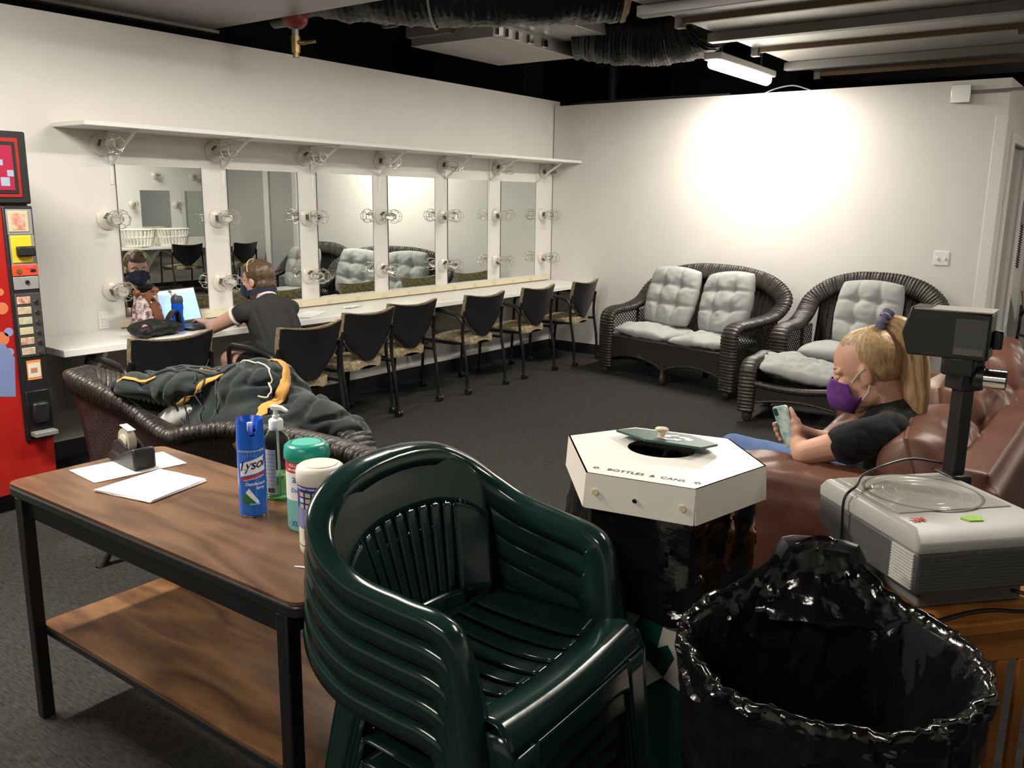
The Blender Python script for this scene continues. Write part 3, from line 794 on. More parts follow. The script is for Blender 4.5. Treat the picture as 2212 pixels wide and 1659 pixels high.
# ---------------------------------------------------------------- wicker armchair under the sweatshirt
t = thing('wicker_armchair', 'dark wicker armchair heaped with a dark sweatshirt behind the work table', 'armchair', (-3.1, 2.2, 0))
o = Vector((-3.1, 2.2, 0))
near = [(-2.10, 2.10, 0.10), (-2.10, 2.12, 0.45), (-2.13, 2.14, 0.63), (-2.25, 2.15, 0.675), (-2.60, 2.13, 0.69), (-2.88, 2.06, 0.69), (-3.05, 1.99, 0.665), (-3.18, 1.975, 0.63), (-3.45, 1.975, 0.675), (-3.75, 1.95, 0.735), (-3.93, 1.94, 0.765)]
far = [(-3.96, 2.05, 0.765), (-3.90, 2.25, 0.68), (-3.62, 2.52, 0.58), (-3.25, 2.60, 0.58), (-2.95, 2.52, 0.66), (-2.74, 2.42, 0.67), (-2.58, 2.38, 0.665), (-2.47, 2.36, 0.60), (-2.44, 2.36, 0.42), (-2.44, 2.36, 0.10)]
NP = resample(spline(near, 30), 0.0055); FP = resample(spline(far, 30), 0.0055)
P = [p-o for p in NP+FP]
cen = Vector((-3.1, 2.25, 0))-o
outs = []
for p in P:
    q = Vector((p.x-cen.x, p.y-cen.y, 0))
    k = min(max((-p.x-0.1)/0.35, 0), 1)
    lat = Vector((0, -1 if p.y < 0.05 else 1, 0.15))
    outs.append((lat*(1-k)+(q.normalized()*0.6+Vector((0, 0, 0.75)))*k).normalized())
sweep(P, outs, 0.060, 0.030, rib=0.024, amp=0.14).build('wrapped_rim', WICKRIM, t, smooth=60)
def skirt(path, z1f, name):
    m = MB(); Q = path[::8]
    m.grid(lambda u, v: (lambda p: (p.x*(1-0.10*(1-v))-0.02*(1-v), p.y*(1-0.12*(1-v)), z1f(p)+(p.z-0.01-z1f(p))*v))(Q[min(int(u*(len(Q)-1)+0.5), len(Q)-1)]), len(Q)-1, 10)
    m.build(name, WICKER, t, smooth=80)
skirt([p for p in P if p.z > 0.55], lambda p: 0.30, 'woven_side')
MB().box(-0.62, 0.45, -0.09, 0.20, 0.32, 0.35).build('seat_deck', WICKER, t)
for p, q in (((-0.40, -0.17, 0.36), (-0.475, -0.385, 0.0)), ((0.42, -0.06, 0.36), (0.475, -0.285, 0.0)), ((-0.45, 0.24, 0.36), (-0.5, 0.38, 0.0)), ((0.42, 0.14, 0.36), (0.47, 0.3, 0.0))):
    MB().tube([p, Vector(p).lerp(Vector(q), 0.85), q], [0.022, 0.02, 0.028], 10).build('foot', WICKRIM, t)
for p, q in (((-0.74, -0.22, 0.70), (-0.42, -0.18, 0.30)),): MB().cyl(p, q, 0.022, n=8).build('back_stake', WICKRIM, t)
cushion('pillow', 'white pillow under the dark sweatshirt on the wicker armchair', 0.22, 0.20, 0.07, Tr(-3.36, 2.22, 0.66) @ Ry(radians(-28)) @ Rx(0.15), seed=15.0, crump=0.01, group=None, mat_=mat('white pillow cloth', (0.62, 0.62, 0.60), 0.85))
HOOD = mat('dark green sweatshirt cloth', (0.012, 0.017, 0.017), 0.9, spec=0.15, var=(12.0, (0.020, 0.027, 0.027), 0.3, (1,1,1)), bump=('noise', 200, 0.25, 0.002), sheen=0.2)
t = thing('sweatshirt', 'dark green sweatshirt with gold bands heaped on the wicker armchair', 'sweatshirt', (-3.05, 2.28, 0.40))
o = Vector((-3.05, 2.28, 0.40))
m = MB()
def E(c, r, rz=0.0, ry=0.0): m.ell(Vector(c)-o, r, (Rz(rz) @ Ry(ry)).to_3x3(), 20, 14)
E((-3.12, 2.30, 0.70), (0.34, 0.24, 0.20), 0.2); E((-3.02, 2.28, 0.80), (0.17, 0.20, 0.125), 0.2); E((-3.30, 2.12, 0.80), (0.20, 0.15, 0.085), 0.3, -0.1)
E((-3.48, 2.02, 0.795), (0.14, 0.12, 0.05), 0.2); E((-2.80, 2.34, 0.70), (0.20, 0.15, 0.10), 0.1); E((-2.63, 2.40, 0.655), (0.16, 0.10, 0.07), 0.1); E((-2.95, 2.16, 0.66), (0.28, 0.11, 0.14), 0.15)
E((-2.98, 2.42, 0.55), (0.35, 0.2, 0.16), 0.1)
def hd(p, q):
    w_ = noise.noise(Vector((p.x*5.5+p.y*3, p.y*7, p.z*9)))
    f1 = abs(noise.noise(Vector((p.x*11-p.z*5, p.y*8, p.z*6+4))))
    return 0.022*w_-0.045*max(0.25-f1, 0)/0.25*0.5
body = blob('body', m, HOOD, t, 0.010, 3, hd)
bt = BVHTree.FromObject(body, bpy.context.evaluated_depsgraph_get())
def on_s(p, off):
    h = bt.find_nearest(Vector(p)-o)
    return h[0]+h[1]*off
def strip(pts, w, mat_, name, off=0.006):
    P = [on_s(p, off) for p in spline(pts, 8)]
    m = MB()
    vs = []
    for i, p in enumerate(P):
        tg = (P[min(i+1, len(P)-1)]-P[max(i-1, 0)]).normalized()
        h = bt.find_nearest(p); s = h[1].cross(tg).normalized()
        for k in (-1, -0.33, 0.33, 1):
            q = bt.find_nearest(p+s*w*k); vs.append(q[0]+q[1]*off)
    F = []
    for i in range(len(P)-1):
        for k in range(3): F.append((i*4+k, i*4+k+1, (i+1)*4+k+1, (i+1)*4+k))
    m.add(vs, F); ob = m.build(name, mat_, t, smooth=80)
    sd = ob.modifiers.new('solid', 'SOLIDIFY'); sd.thickness = 0.004; sd.offset = 1
    return ob
GOLD = mat('gold cloth', (0.50, 0.27, 0.065), 0.8, var=(25.0, (0.42, 0.20, 0.045), 0.3, (1,1,1)))
strip([(-3.02, 2.36, 0.92), (-2.90, 2.33, 0.86), (-2.84, 2.22, 0.76), (-2.86, 2.10, 0.66), (-2.90, 2.05, 0.60)], 0.024, GOLD, 'gold_band')
strip([(-3.10, 2.14, 0.88), (-3.16, 2.06, 0.80), (-3.22, 2.02, 0.74)], 0.012, GOLD, 'gold_band')
strip([(-3.36, 2.02, 0.84), (-3.45, 1.96, 0.82), (-3.52, 1.94, 0.80)], 0.008, GOLD, 'gold_band')
strip([(-3.25, 2.16, 0.89), (-3.19, 2.20, 0.91)], 0.014, GOLD, 'gold_band')
CORD = mat('white cord', (0.62, 0.58, 0.50), 0.8); CORDD = mat('dark cord', (0.03, 0.04, 0.045), 0.8)
def cord(pts, r, mt, off=0.010): MB().tube([on_s(p, off) for p in spline(pts, 8)], r, 6).build('drawstring', mt, t)
cord([(-3.10, 2.24, 0.93), (-2.96, 2.26, 0.90), (-2.90, 2.24, 0.86), (-2.86, 2.20, 0.80), (-2.90, 2.18, 0.80)], 0.0035, CORD)
for k in range(5):
    a = random.uniform(-0.12, 0.12)
    cord([(-3.15+a, 2.10, 0.86), (-3.12+a*1.3, 2.02, 0.74), (-3.05+a*1.6+random.uniform(-.05, .05), 2.00, 0.62)], 0.0035, CORDD)
for k in range(4):
    a = -0.06*k
    cord([(-3.05+a, 2.2, 0.90), (-3.25+a, 2.1, 0.88), (-3.42+a, 2.02+0.03*k, 0.84)], 0.006, CORDD)
# ================================================================ work table
WOODT = wood_mat('walnut laminate', (0.070, 0.032, 0.015), (0.115, 0.056, 0.027), (0.165, 0.085, 0.043), (0.55, 3.2, 1), 1.3, 0.30)
t = thing('work_table', 'brown wood-top table with black frame and a lower shelf', 'table', (-2.02, 1.355, 0))
def rrect(x0, x1, y0, y1, r, n=5):
    out = []
    for (cx, cy, a) in ((x1-r, y1-r, 0), (x0+r, y1-r, pi/2), (x0+r, y0+r, pi), (x1-r, y0+r, 1.5*pi)):
        for k in range(n+1): out.append((cx+r*cos(a+pi/2*k/n), cy+r*sin(a+pi/2*k/n)))
    return out
MB().prism(rrect(-0.66, 0.66, -0.255, 0.255, 0.035), 0.752, 0.760).build('tabletop', WOODT, t, smooth=0)
MB().prism(rrect(-0.663, 0.663, -0.258, 0.258, 0.037), 0.722, 0.752).build('edge_band', BLACKP, t, bevel=0.006)
a = MB().box(-0.60, 0.60, -0.235, -0.215, 0.66, 0.722).build('apron', BLACKM, t, bevel=0.004)
MB().box(-0.60, 0.60, 0.215, 0.235, 0.66, 0.722).build('apron', BLACKM, t, bevel=0.004)
for x in (-0.60, 0.58): MB().box(x, x+0.02, -0.23, 0.23, 0.66, 0.722).build('apron', BLACKM, t, bevel=0.004)
for x in (-0.60, 0.60):
    for y in (-0.235, 0.235): MB().box(x-0.019, x+0.019, y-0.019, y+0.019, 0.0, 0.722).build('leg', BLACKM, t, bevel=0.004)
MB().prism(rrect(-0.62, 0.62, -0.215, 0.215, 0.03), 0.294, 0.302).build('lower_shelf', wood_mat('oak laminate shelf', (0.062, 0.027, 0.010), (0.115, 0.054, 0.020), (0.17, 0.085, 0.034), (0.5, 2.6, 1), 1.6, 0.38), t, smooth=0)
MB().prism(rrect(-0.622, 0.622, -0.217, 0.217, 0.03), 0.270, 0.294).build('shelf_edge', BLACKP, t, bevel=0.004)
MB().tube(spline([(0.50, -0.13, 0.7615), (0.53, -0.12, 0.763), (0.56, -0.125, 0.7615)], 4), 0.002, 5).build('scrap_shaving', PAPER, t)

ZT = 0.760
# papers
def sheet(name, label, pts, z, th, cat='paper', curl=0.0, seed=0.0, grp=None):
    A, B, C_, D = [Vector((p[0], p[1], 0)) for p in pts]
    m = MB()
    def f(u, v, q):
        p = (A*(1-u)+B*u)*(1-v)+(D*(1-u)+C_*u)*v
        e = max(abs(2*u-1), abs(2*v-1))
        return (p.x, p.y, z+q+curl*(0.5+0.5*noise.noise(Vector((u*4+seed, v*4, 0))))*e)
    m.grid(lambda u, v: f(u, v, 0.0), 12, 12); m.grid(lambda u, v: f(u, v, th), 12, 12)
    n = 13*13; E_ = [i*13 for i in range(13)]+[12*13+j for j in range(1, 13)]+[i*13+12 for i in range(11, -1, -1)]+[j for j in range(11, 0, -1)]
    m.f += [(a, b, b+n, a+n) for a, b in zip(E_, E_[1:]+E_[:1])]
    o = m.build(name, PAPER, smooth=40)
    return tag(o, label, cat, grp)
sheet('paper_sheet', 'white paper sheet under the black tape dispenser', ((-2.640, 1.270), (-2.462, 1.255), (-2.425, 1.54), (-2.60, 1.565)), ZT+0.0006, 0.001, curl=0.0015)
t = thing('folded_paper_towel', 'folded white paper towel lying on the brown table', 'paper towel', (0, 0, 0))
for k in range(3):
    o = sheet('layer', 'x', ((-2.392+0.004*k, 1.214), (-2.172, 1.258+0.004*k), (-2.215-0.003*k, 1.470), (-2.42+0.003*k, 1.441)), ZT+0.001+0.0024*k, 0.0019, curl=0.0025, seed=k*2.0)
    del o['label']; del o['category']; o.parent = t
# tape dispenser
t = thing('tape_dispenser', 'black desk tape dispenser with a roll of clear tape', 'tape dispenser', (-2.555, 1.430, ZT+0.0035), radians(-6))
t.scale = (1.12, 1.12, 1.12)
MB().prism([(-0.085, 0.0), (0.085, 0.0), (0.085, 0.045), (0.078, 0.062), (0.03, 0.048), (-0.01, 0.030), (-0.06, 0.034), (-0.088, 0.014)], -0.032, 0.032, axis='Y').build('body', BLACKP, t, bevel=0.006)
for s in (-1, 1): MB().prism([(-0.075, 0.02), (0.035, 0.02), (0.025, 0.055), (-0.02, 0.072), (-0.055, 0.060)], s*0.022-0.004, s*0.022+0.004, axis='Y').build('cheek', BLACKP, t, bevel=0.004)
MB().lathe([(0.020, -0.011), (0.036, -0.011), (0.036, 0.011), (0.020, 0.011), (0.020, -0.011)], 28, Tr(-0.02, 0, 0.063) @ Rx(pi/2)).build('tape_roll', mat('clear tape', (0.42, 0.38, 0.28), 0.25), t)
MB().lathe([(0.0, -0.014), (0.021, -0.014), (0.021, 0.014), (0.0, 0.014)], 20, Tr(-0.02, 0, 0.063) @ Rx(pi/2)).build('tape_core', mat('cream core', (0.72, 0.66, 0.52), 0.5), t)
MB().box(-0.055, 0.0, -0.011, 0.011, 0.099, 0.1005, Tr(0, 0, 0)).build('tape_tail', mat('matte tape', (0.62, 0.60, 0.54), 0.5), t, rot=(0, 0.15, 0))
MB().box(-0.094, -0.082, -0.014, 0.014, 0.010, 0.030).build('cutter', WPAINT, t, bevel=0.002)

# ---- disinfectant spray
def wrap(mb, R, a0, z0, off=0.0006):
    """bend flat lettering (x right, y up) round an upright cylinder; a0 = angle that faces the reader"""
    def f(p):
        a = a0 + p.x/R
        return Vector(((R+off)*cos(a), (R+off)*sin(a), z0+p.y))
    return mb.xf(f)
def patch(x0, x1, y0, y1, nx=14, ny=2, fn=None):
    m = MB()
    def g(u, v):
        x = x0+(x1-x0)*u; y = y0+(y1-y0)*v
        if fn: x, y = fn(u, v)
        return Vector((x, y, 0))
    return m.grid(g, nx, ny)
BLUE = mat('spray can blue', (0.012, 0.085, 0.42), 0.22, var=(9.0, (0.02, 0.13, 0.50), 0.35, (1,1,1)))
BLUEC = mat('blue cap plastic', (0.008, 0.10, 0.55), 0.3); NAVY = mat('navy ink', (0.012, 0.015, 0.11), 0.35); REDI = mat('red ink', (0.55, 0.02, 0.025), 0.35); WHI = mat('white ink', (0.80, 0.81, 0.83), 0.35)
GREENI = mat('green ink', (0.02, 0.14, 0.05), 0.4); LBLUE = mat('light blue ink', (0.22, 0.45, 0.75), 0.4)
AF = radians(-42)      # side that faces the room's camera side
t = thing('spray_can', 'tall blue disinfectant spray can with cut-out cap', 'spray can', (-1.887, 1.391, ZT))
R = 0.037
MB().lathe([(0, 0), (0.036, 0), (0.0375, 0.004), (R, 0.008), (R, 0.185), (0.034, 0.192), (0.031, 0.196), (0, 0.196)], 36).build('can', BLUE, t)
MB().lathe([(0.036, 0.0), (0.0380, 0.001), (0.0382, 0.004), (0.036, 0.006)], 36).build('bottom_rim', CHROME, t)
# cap with notch
m = MB(); nn = 48
def capz(a):
    d_ = (a-(AF+0.25)+pi) % (2*pi)-pi
    k = exp(-(d_/0.42)**4)
    return 0.266-0.042*k
m.grid(lambda u, v: (lambda a: Vector(((R-0.0018*v)*cos(a), (R-0.0018*v)*sin(a), 0.190+(capz(a)-0.190)*v)))(2*pi*u), nn, 5, cu=True)
m.grid(lambda u, v: (lambda a: Vector(((0.0345-0.0345*v*0.45)*cos(a), (0.0345-0.0345*v*0.45)*sin(a), capz(a)-0.035*v)))(2*pi*u), nn, 3, cu=True)
m.lathe([(0.019, 0.225), (0, 0.225)], 24)
m.build('cap', BLUEC, t, smooth=60)
MB().cyl((0, 0, 0.222), (0, 0, 0.254), 0.008, 0.007, 12).build('nozzle', WHI, t)
def can_text(txt, size, z, xo, mt, shear=0.0, bold=0.0, nm='lettering', slope=0.0, space=1.0):
    m = text_mb(txt, size, 'CENTER', shear, bold, space)
    m.xf(lambda p: Vector((p.x+xo, p.y+slope*p.x, 0)))
    wrap(m, R, AF, z, 0.0009).build(nm, mt, t, smooth=0)
wrap(patch(-0.030, 0.042, 0, 1, 16, 3, lambda u, v: (-0.030+0.072*u, 0.018*u**0.8*0.9+0.042*v-0.006*(1-u)*(v))), R, AF, 0.112, 0.0004).build('label_shield', WHI, t, smooth=0)
wrap(patch(0, 1, 0, 1, 16, 1, lambda u, v: (-0.028+0.070*u, 0.0085*v+0.015*u)), R, AF, 0.101, 0.0005).build('red_stripe', REDI, t, smooth=0)
can_text('Lysol', 0.036, 0.146, 0.004, NAVY, 0.28, 0.0006, 'brand_lettering', 0.20, 0.92)
can_text('KILLS COLD & FLU VIRUSES', 0.0062, 0.184, 0.004, WHI, 0.0, 0.0001, 'top_lettering', 0.02)
can_text('KILLS 99.9% OF GERMS', 0.0056, 0.109, 0.008, WHI, 0.2, 0.0001, 'stripe_lettering', 0.21)
can_text('Disinfectant', 0.0115, 0.094, 0.012, WHI, 0.15, 0.0002, 'product_lettering', 0.05)
can_text('Spray', 0.0110, 0.083, 0.024, WHI, 0.15, 0.0002, 'product_lettering', 0.05)
wrap(patch(-0.026, 0.010, 0, 1, 10, 6, lambda u, v: (-0.010+0.020*(2*u-1)*sqrt(max(1-(2*v-1)**2, 0)), 0.017*(2*v-1))), R, AF, 0.052, 0.0004).build('emblem', GREENI, t, smooth=0)
wrap(patch(0, 1, 0, 1, 8, 6, lambda u, v: (-0.016+0.034*v+0.010*u*(1-v), 0.020-0.036*v+0.012*u)), R, AF, 0.050, 0.0007).build('waterfall', WHI, t, smooth=0)
wrap(patch(0, 1, 0, 1, 10, 2, lambda u, v: (-0.006+0.028*u, -0.012+0.004*v)), R, AF, 0.048, 0.0008).build('emblem_base', LBLUE, t, smooth=0)
for k in range(9):
    a_ = radians(25+k*16)
    wrap(patch(0, 1, 0, 1, 2, 2, lambda u, v: (0.002+(0.026+0.014*v)*cos(a_)+0.0016*(u-0.5)*(1-v), 0.022*sin(a_)*(0.9+0.6*v))), R, AF, 0.150, 0.0003).build('ray', LBLUE, t, smooth=0)

# ---- hand sanitizer
t = thing('sanitizer_bottle', 'clear pump bottle a third full of green hand sanitizer', 'bottle', (-1.943, 1.521, ZT))
CLEAR = mat('clear plastic', (0.93, 0.95, 0.93), 0.03, trans=1.0, ior=1.18)
GEL = mat('green gel', (0.30, 0.78, 0.36), 0.08, trans=0.75, ior=1.25)
def bprof(k): return [(0, 0.002), (0.036*k, 0.002), (0.0395*k, 0.010), (0.040*k, 0.04), (0.0385*k, 0.085), (0.040*k, 0.13), (0.0395*k, 0.158), (0.034*k, 0.178), (0.024*k, 0.190), (0.0135, 0.198), (0.0135, 0.205)]
MB().lathe(bprof(1.0), 32).build('bottle_shell', CLEAR, t, smooth=60)
MB().lathe([(0, 0.005), (0.034, 0.005), (0.0375, 0.012), (0.0378, 0.04), (0.0365, 0.068), (0.0365, 0.071), (0, 0.071)], 32).build('gel', GEL, t, smooth=60)
PUMP = mat('milky plastic', (0.78, 0.78, 0.75), 0.35)
MB().lathe([(0.0, 0.200), (0.020, 0.200), (0.0205, 0.225), (0.017, 0.230), (0.010, 0.232), (0.010, 0.240), (0.0065, 0.240), (0.0065, 0.258), (0, 0.258)], 24).build('pump_collar', PUMP, t)
MB().prism([(-0.012, 0.256), (0.016, 0.256), (0.036, 0.250), (0.037, 0.256), (0.018, 0.268), (-0.012, 0.270)], -0.008, 0.008, axis='Y', M=Rz(radians(25))).build('pump_head', PUMP, t, bevel=0.003)
MB().cyl((0.006, 0.0, 0.01), (0.004, 0, 0.20), 0.003, n=8).build('dip_tube', PUMP, t)
wrap(patch(-0.026, 0.016, 0.02, 0.15, 12, 2), 0.0405, AF-0.45, 0.0, 0.0004).build('back_label', mat('pale label', (0.70, 0.70, 0.68), 0.4), t, smooth=0)
for k in range(9):
    wrap(patch(-0.022, 0.012, 0.135-0.011*k, 0.1362-0.011*k, 8, 1), 0.0405, AF-0.45, 0.0, 0.0009).build('label_rule', mat('grey ink', (0.25, 0.25, 0.26), 0.5), t, smooth=0)
for k in range(8):
    wrap(patch(-0.012+0.0028*k, -0.0106+0.0028*k+0.0006*(k % 3), 0.024, 0.038, 2, 1), 0.0405, AF-0.45, 0.0, 0.0009).build('barcode_bar', mat('black ink', (0.02, 0.02, 0.02), 0.5), t, smooth=0)

# ---- wipes canisters
TEALP = mat('teal plastic', (0.01, 0.27, 0.20), 0.3); TEALL = mat('pale teal lid', (0.10, 0.47, 0.37), 0.3); TEALB = mat('aqua label', (0.03, 0.42, 0.42), 0.35, var=(7.0, (0.30, 0.62, 0.62), 0.25, (1,1,0.6)))
WLAB = mat('white label', (0.72, 0.74, 0.74), 0.4)
t = thing('wipes_canister', 'disinfecting wipes canister with teal lid and red band', 'canister', (-1.698, 1.422, ZT))
R = 0.054
MB().lathe([(0, 0), (0.050, 0), (R, 0.006), (R, 0.190), (0, 0.190)], 40).build('tub', TEALB, t)
MB().lathe([(0.056, 0.186), (0.0585, 0.190), (0.0585, 0.205), (0.0565, 0.220), (0.050, 0.226), (0.040, 0.228), (0.040, 0.2255), (0, 0.2255)], 40).build('lid', TEALP, t)
MB().lathe([(0.038, 0.2258), (0.036, 0.2285), (0, 0.2285)], 36).build('flip_cap', TEALL, t)
wrap(patch(-0.12, 0.12, 0.158, 0.186, 40, 1), R, AF, 0, 0.0004).build('red_band', REDI, t, smooth=0)
wrap(patch(-0.12, 0.12, 0.085, 0.158, 40, 1, None), R, AF, 0, 0.0003).build('white_panel', WLAB, t, smooth=0)
def tt(txt, size, x, z, mt, nm='lettering', shear=0.0, bold=0.0002):
    m = text_mb(txt, size, 'CENTER', shear, bold); m.xf(lambda p: Vector((p.x+x, p.y, 0)))
    wrap(m, R, AF, z, 0.0009).build(nm, mt, t, smooth=0)
tt('KILLS 99.9%', 0.0125, -0.018, 0.178, WHI); tt('VIRUSES & BACTERIA', 0.0095, -0.012, 0.166, WHI)
tt('Disinfecting', 0.0165, -0.006, 0.112, mat('blue ink', (0.02, 0.09, 0.40), 0.4), 'product_lettering', 0.15)
tt('Wipes', 0.0165, 0.004, 0.096, MATS['blue ink'], 'product_lettering', 0.15)
tt('a', 0.030, -0.034, 0.142, MATS['blue ink'], 'emblem'); tt('XL', 0.020, -0.036, 0.022, MATS['blue ink'], 'size_lettering')
t = thing('wipes_canister', 'cream wipes canister with navy picture label by the green chairs', 'canister', (-1.548, 1.335, ZT))
CRM = mat('cream canister', (0.70, 0.66, 0.57), 0.35)
MB().lathe([(0, 0), (0.049, 0), (0.053, 0.006), (R, 0.02), (R, 0.185), (0, 0.185)], 40).build('tub', CRM, t)
MB().lathe([(0.055, 0.176), (0.0575, 0.180), (0.0575, 0.205), (0.055, 0.214), (0.048, 0.219), (0.0, 0.219)], 40).build('lid', CRM, t)
MB().lathe([(0.043, 0.2185), (0.041, 0.2215), (0, 0.2215)], 36).build('flip_cap', mat('cream cap', (0.74, 0.70, 0.62), 0.3), t)
NAVL = mat('navy label', (0.022, 0.028, 0.21), 0.35)
wrap(patch(-0.11, 0.04, 0.122, 0.176, 30, 1), R, AF, 0, 0.0003).build('navy_panel', NAVL, t, smooth=0)
wrap(patch(-0.11, 0.04, 0.070, 0.122, 30, 1), R, AF, 0, 0.0003).build('violet_panel', mat('violet label', (0.10, 0.10, 0.34), 0.4), t, smooth=0)
wrap(patch(0.04, 0.11, 0.12, 0.176, 20, 1), R, AF, 0, 0.0003).build('aqua_panel', TEALB, t, smooth=0)
wrap(patch(-0.11, 0.11, 0.024, 0.0265, 40, 1), R, AF, 0, 0.0003).build('green_line', GREENI, t, smooth=0)
tt('WIPES THAT CLEAN & DISINFECT', 0.0062, -0.022, 0.170, WHI)
pc = [mat('print peach', (0.60, 0.42, 0.28), 0.5), mat('print pale', (0.60, 0.62, 0.66), 0.5), mat('print lime', (0.42, 0.52, 0.22), 0.5)]
for i in range(4):
    for j in range(3):
        wrap(patch(-0.058+0.0195*i, -0.044+0.0195*i, 0.150-0.0145*j, 0.1605-0.0145*j, 3, 1), R, AF, 0, 0.0007).build('picture_square', pc[(i*2+j) % 3], t, smooth=0)
for j in range(13):
    wrap(patch(-0.066, 0.016+0.004*((j*7) % 3), 0.1170-0.0036*j, 0.1184-0.0036*j, 12, 1), R, AF, 0, 0.0007).build('text_line', mat('pale print', (0.45, 0.45, 0.62), 0.5), t, smooth=0)
for j in range(5):
    wrap(patch(-0.05, 0.02-0.006*(j % 2), 0.062-0.005*j, 0.0632-0.005*j, 10, 1), R, AF, 0, 0.0007).build('text_line', mat('faint print', (0.50, 0.47, 0.42), 0.5), t, smooth=0)

# ================================================================ drink vending machine
t = thing('vending_machine', 'tall red and black drink vending machine beside the counter', 'vending machine', (-4.93, 1.62, 0))
VX, VY = -4.55+4.93, 1.62
CRED = mat('red printed panel', (0.30, 0.008, 0.010), 0.18, var=(4.0, (0.42, 0.03, 0.015), 0.25, (1, 1, 0.6)))
MB().box(-0.36, VX-0.02, -0.50, 0.505, 0.06, 1.90).build('cabinet', BLACKP, t, bevel=0.01)
MB().box(-0.33, VX-0.06, -0.47, 0.475, 0.0, 0.06).build('plinth', BLACKM, t)
def vp(y0, y1, z0, z1, x0, x1, nm, mt, bv=0.003): return MB().box(VX+x0, VX+x1, y0-VY, y1-VY, z0, z1).build(nm, mt, t, bevel=bv)
vp(1.13, 2.125, 0.10, 1.545, -0.02, 0.0, 'front_panel', CRED)
vp(1.13, 2.128, 1.555, 1.90, -0.02, 0.012, 'header_frame', BLACKP, 0.008)
vp(1.16, 2.088, 1.585, 1.868, 0.008, 0.016, 'header_border', mat('red border', (0.28, 0.012, 0.010), 0.3))
vp(1.18, 2.072, 1.602, 1.850, 0.012, 0.018, 'header_inset', BLACKP)
vp(1.195, 2.056, 1.618, 1.832, 0.014, 0.020, 'header_picture', mat('header print', (0.32, 0.010, 0.02), 0.2, var=(3.0, (0.25, 0.02, 0.08), 0.3, (1,1,1))))
for (y, z, s) in ((2.02, 1.66, 0.03), (2.045, 1.70, 0.022), (2.0, 1.75, 0.02)): vp(y-s, y+s*0.4, z-s*0.7, z+s*0.7, 0.018, 0.021, 'ice_cube', mat('ice print', (0.26, 0.31, 0.40), 0.3), 0.004)
vp(1.985, 2.128, 0.36, 1.545, -0.01, 0.012, 'control_column', BLACKP, 0.006)
GREYP = mat('grey panel', (0.22, 0.22, 0.215), 0.4)
vp(1.998, 2.120, 1.405, 1.530, 0.010, 0.016, 'picture_bezel', GREYP)
vp(2.004, 2.100, 1.420, 1.522, 0.014, 0.019, 'instruction_picture', mat('cream print', (0.45, 0.40, 0.28), 0.4))
vp(2.022, 2.082, 1.430, 1.510, 0.018, 0.0205, 'red_cartoon', mat('red print', (0.42, 0.06, 0.05), 0.4, var=(30.0, (0.5, 0.42, 0.3), 0.2, (1,1,1))))
vp(2.002, 2.122, 1.250, 1.405, 0.010, 0.015, 'bill_plate', GREYP)
vp(2.008, 2.105, 1.268, 1.402, 0.013, 0.019, 'bill_bezel', mat('yellow plastic', (0.62, 0.47, 0.02), 0.35))
vp(2.025, 2.112, 1.300, 1.350, 0.015, 0.045, 'bill_mouth', BLACKP, 0.008)
vp(2.000, 2.124, 1.203, 1.258, 0.010, 0.018, 'coin_plate', mat('orange red plate', (0.52, 0.06, 0.02), 0.35))
vp(2.085, 2.112, 1.222, 1.236, 0.016, 0.022, 'coin_slot', BLACKP); vp(2.065, 2.100, 1.240, 1.252, 0.016, 0.021, 'display', mat('red display', (0.3, 0.01, 0.02), 0.3, emit=((1.0, 0.05, 0.12), 1.5)))
MB().cyl((VX+0.017, 2.03-VY, 1.228), (VX+0.022, 2.03-VY, 1.228), 0.012).build('coin_button', BRASS, t)
vp(2.001, 2.122, 1.135, 1.200, 0.010, 0.017, 'lock_plate', mat('silver plate', (0.34, 0.34, 0.34), 0.35, metal=0.4))
MB().cyl((VX+0.016, 2.065-VY, 1.172), (VX+0.024, 2.065-VY, 1.172), 0.010).build('lock', BLACKM, t)
vp(1.999, 2.122, 0.795, 1.117, 0.010, 0.016, 'button_panel', mat('dark grey panel', (0.045, 0.045, 0.045), 0.4))
lc = [(0.42, 0.10, 0.07), (0.42, 0.30, 0.20), (0.34, 0.36, 0.24), (0.46, 0.38, 0.20), (0.40, 0.18, 0.12), (0.36, 0.26, 0.18)]
for k in range(6):
    z = 1.083-0.0515*k
    vp(2.006, 2.072, z-0.019, z+0.018, 0.014, 0.019, 'drink_label', mat('drink label print %d' % k, lc[k], 0.35, var=(40.0, (0.50, 0.45, 0.32), 0.12, (1,1,1))))
    MB().cyl((VX+0.014, 2.098-VY, z-0.012), (VX+0.024, 2.098-VY, z-0.012), 0.011, 0.009, 14).build('select_button', CHROME, t)
vp(2.022, 2.092, 0.676, 0.776, 0.011, 0.0135, 'notice_sticker', mat('orange sticker', (0.60, 0.22, 0.04), 0.5), 0.0)
vp(2.026, 2.088, 0.688, 0.762, 0.0125, 0.0148, 'notice_face', mat('sticker paper', (0.60, 0.55, 0.47), 0.5), 0.0)
vp(2.040, 2.072, 0.712, 0.736, 0.0145, 0.0155, 'notice_mark', mat('notice ink', (0.40, 0.16, 0.10), 0.5), 0.0)
vp(2.000, 2.122, 0.385, 0.620, 0.010, 0.020, 'delivery_frame', BLACKM, 0.006)
vp(2.020, 2.100, 0.455, 0.560, 0.016, 0.050, 'delivery_hood', BLACKP, 0.012)
vp(2.005, 2.120, 0.385, 0.410, 0.018, 0.075, 'delivery_lip', mat('grey lip', (0.20, 0.20, 0.19), 0.35), 0.004)
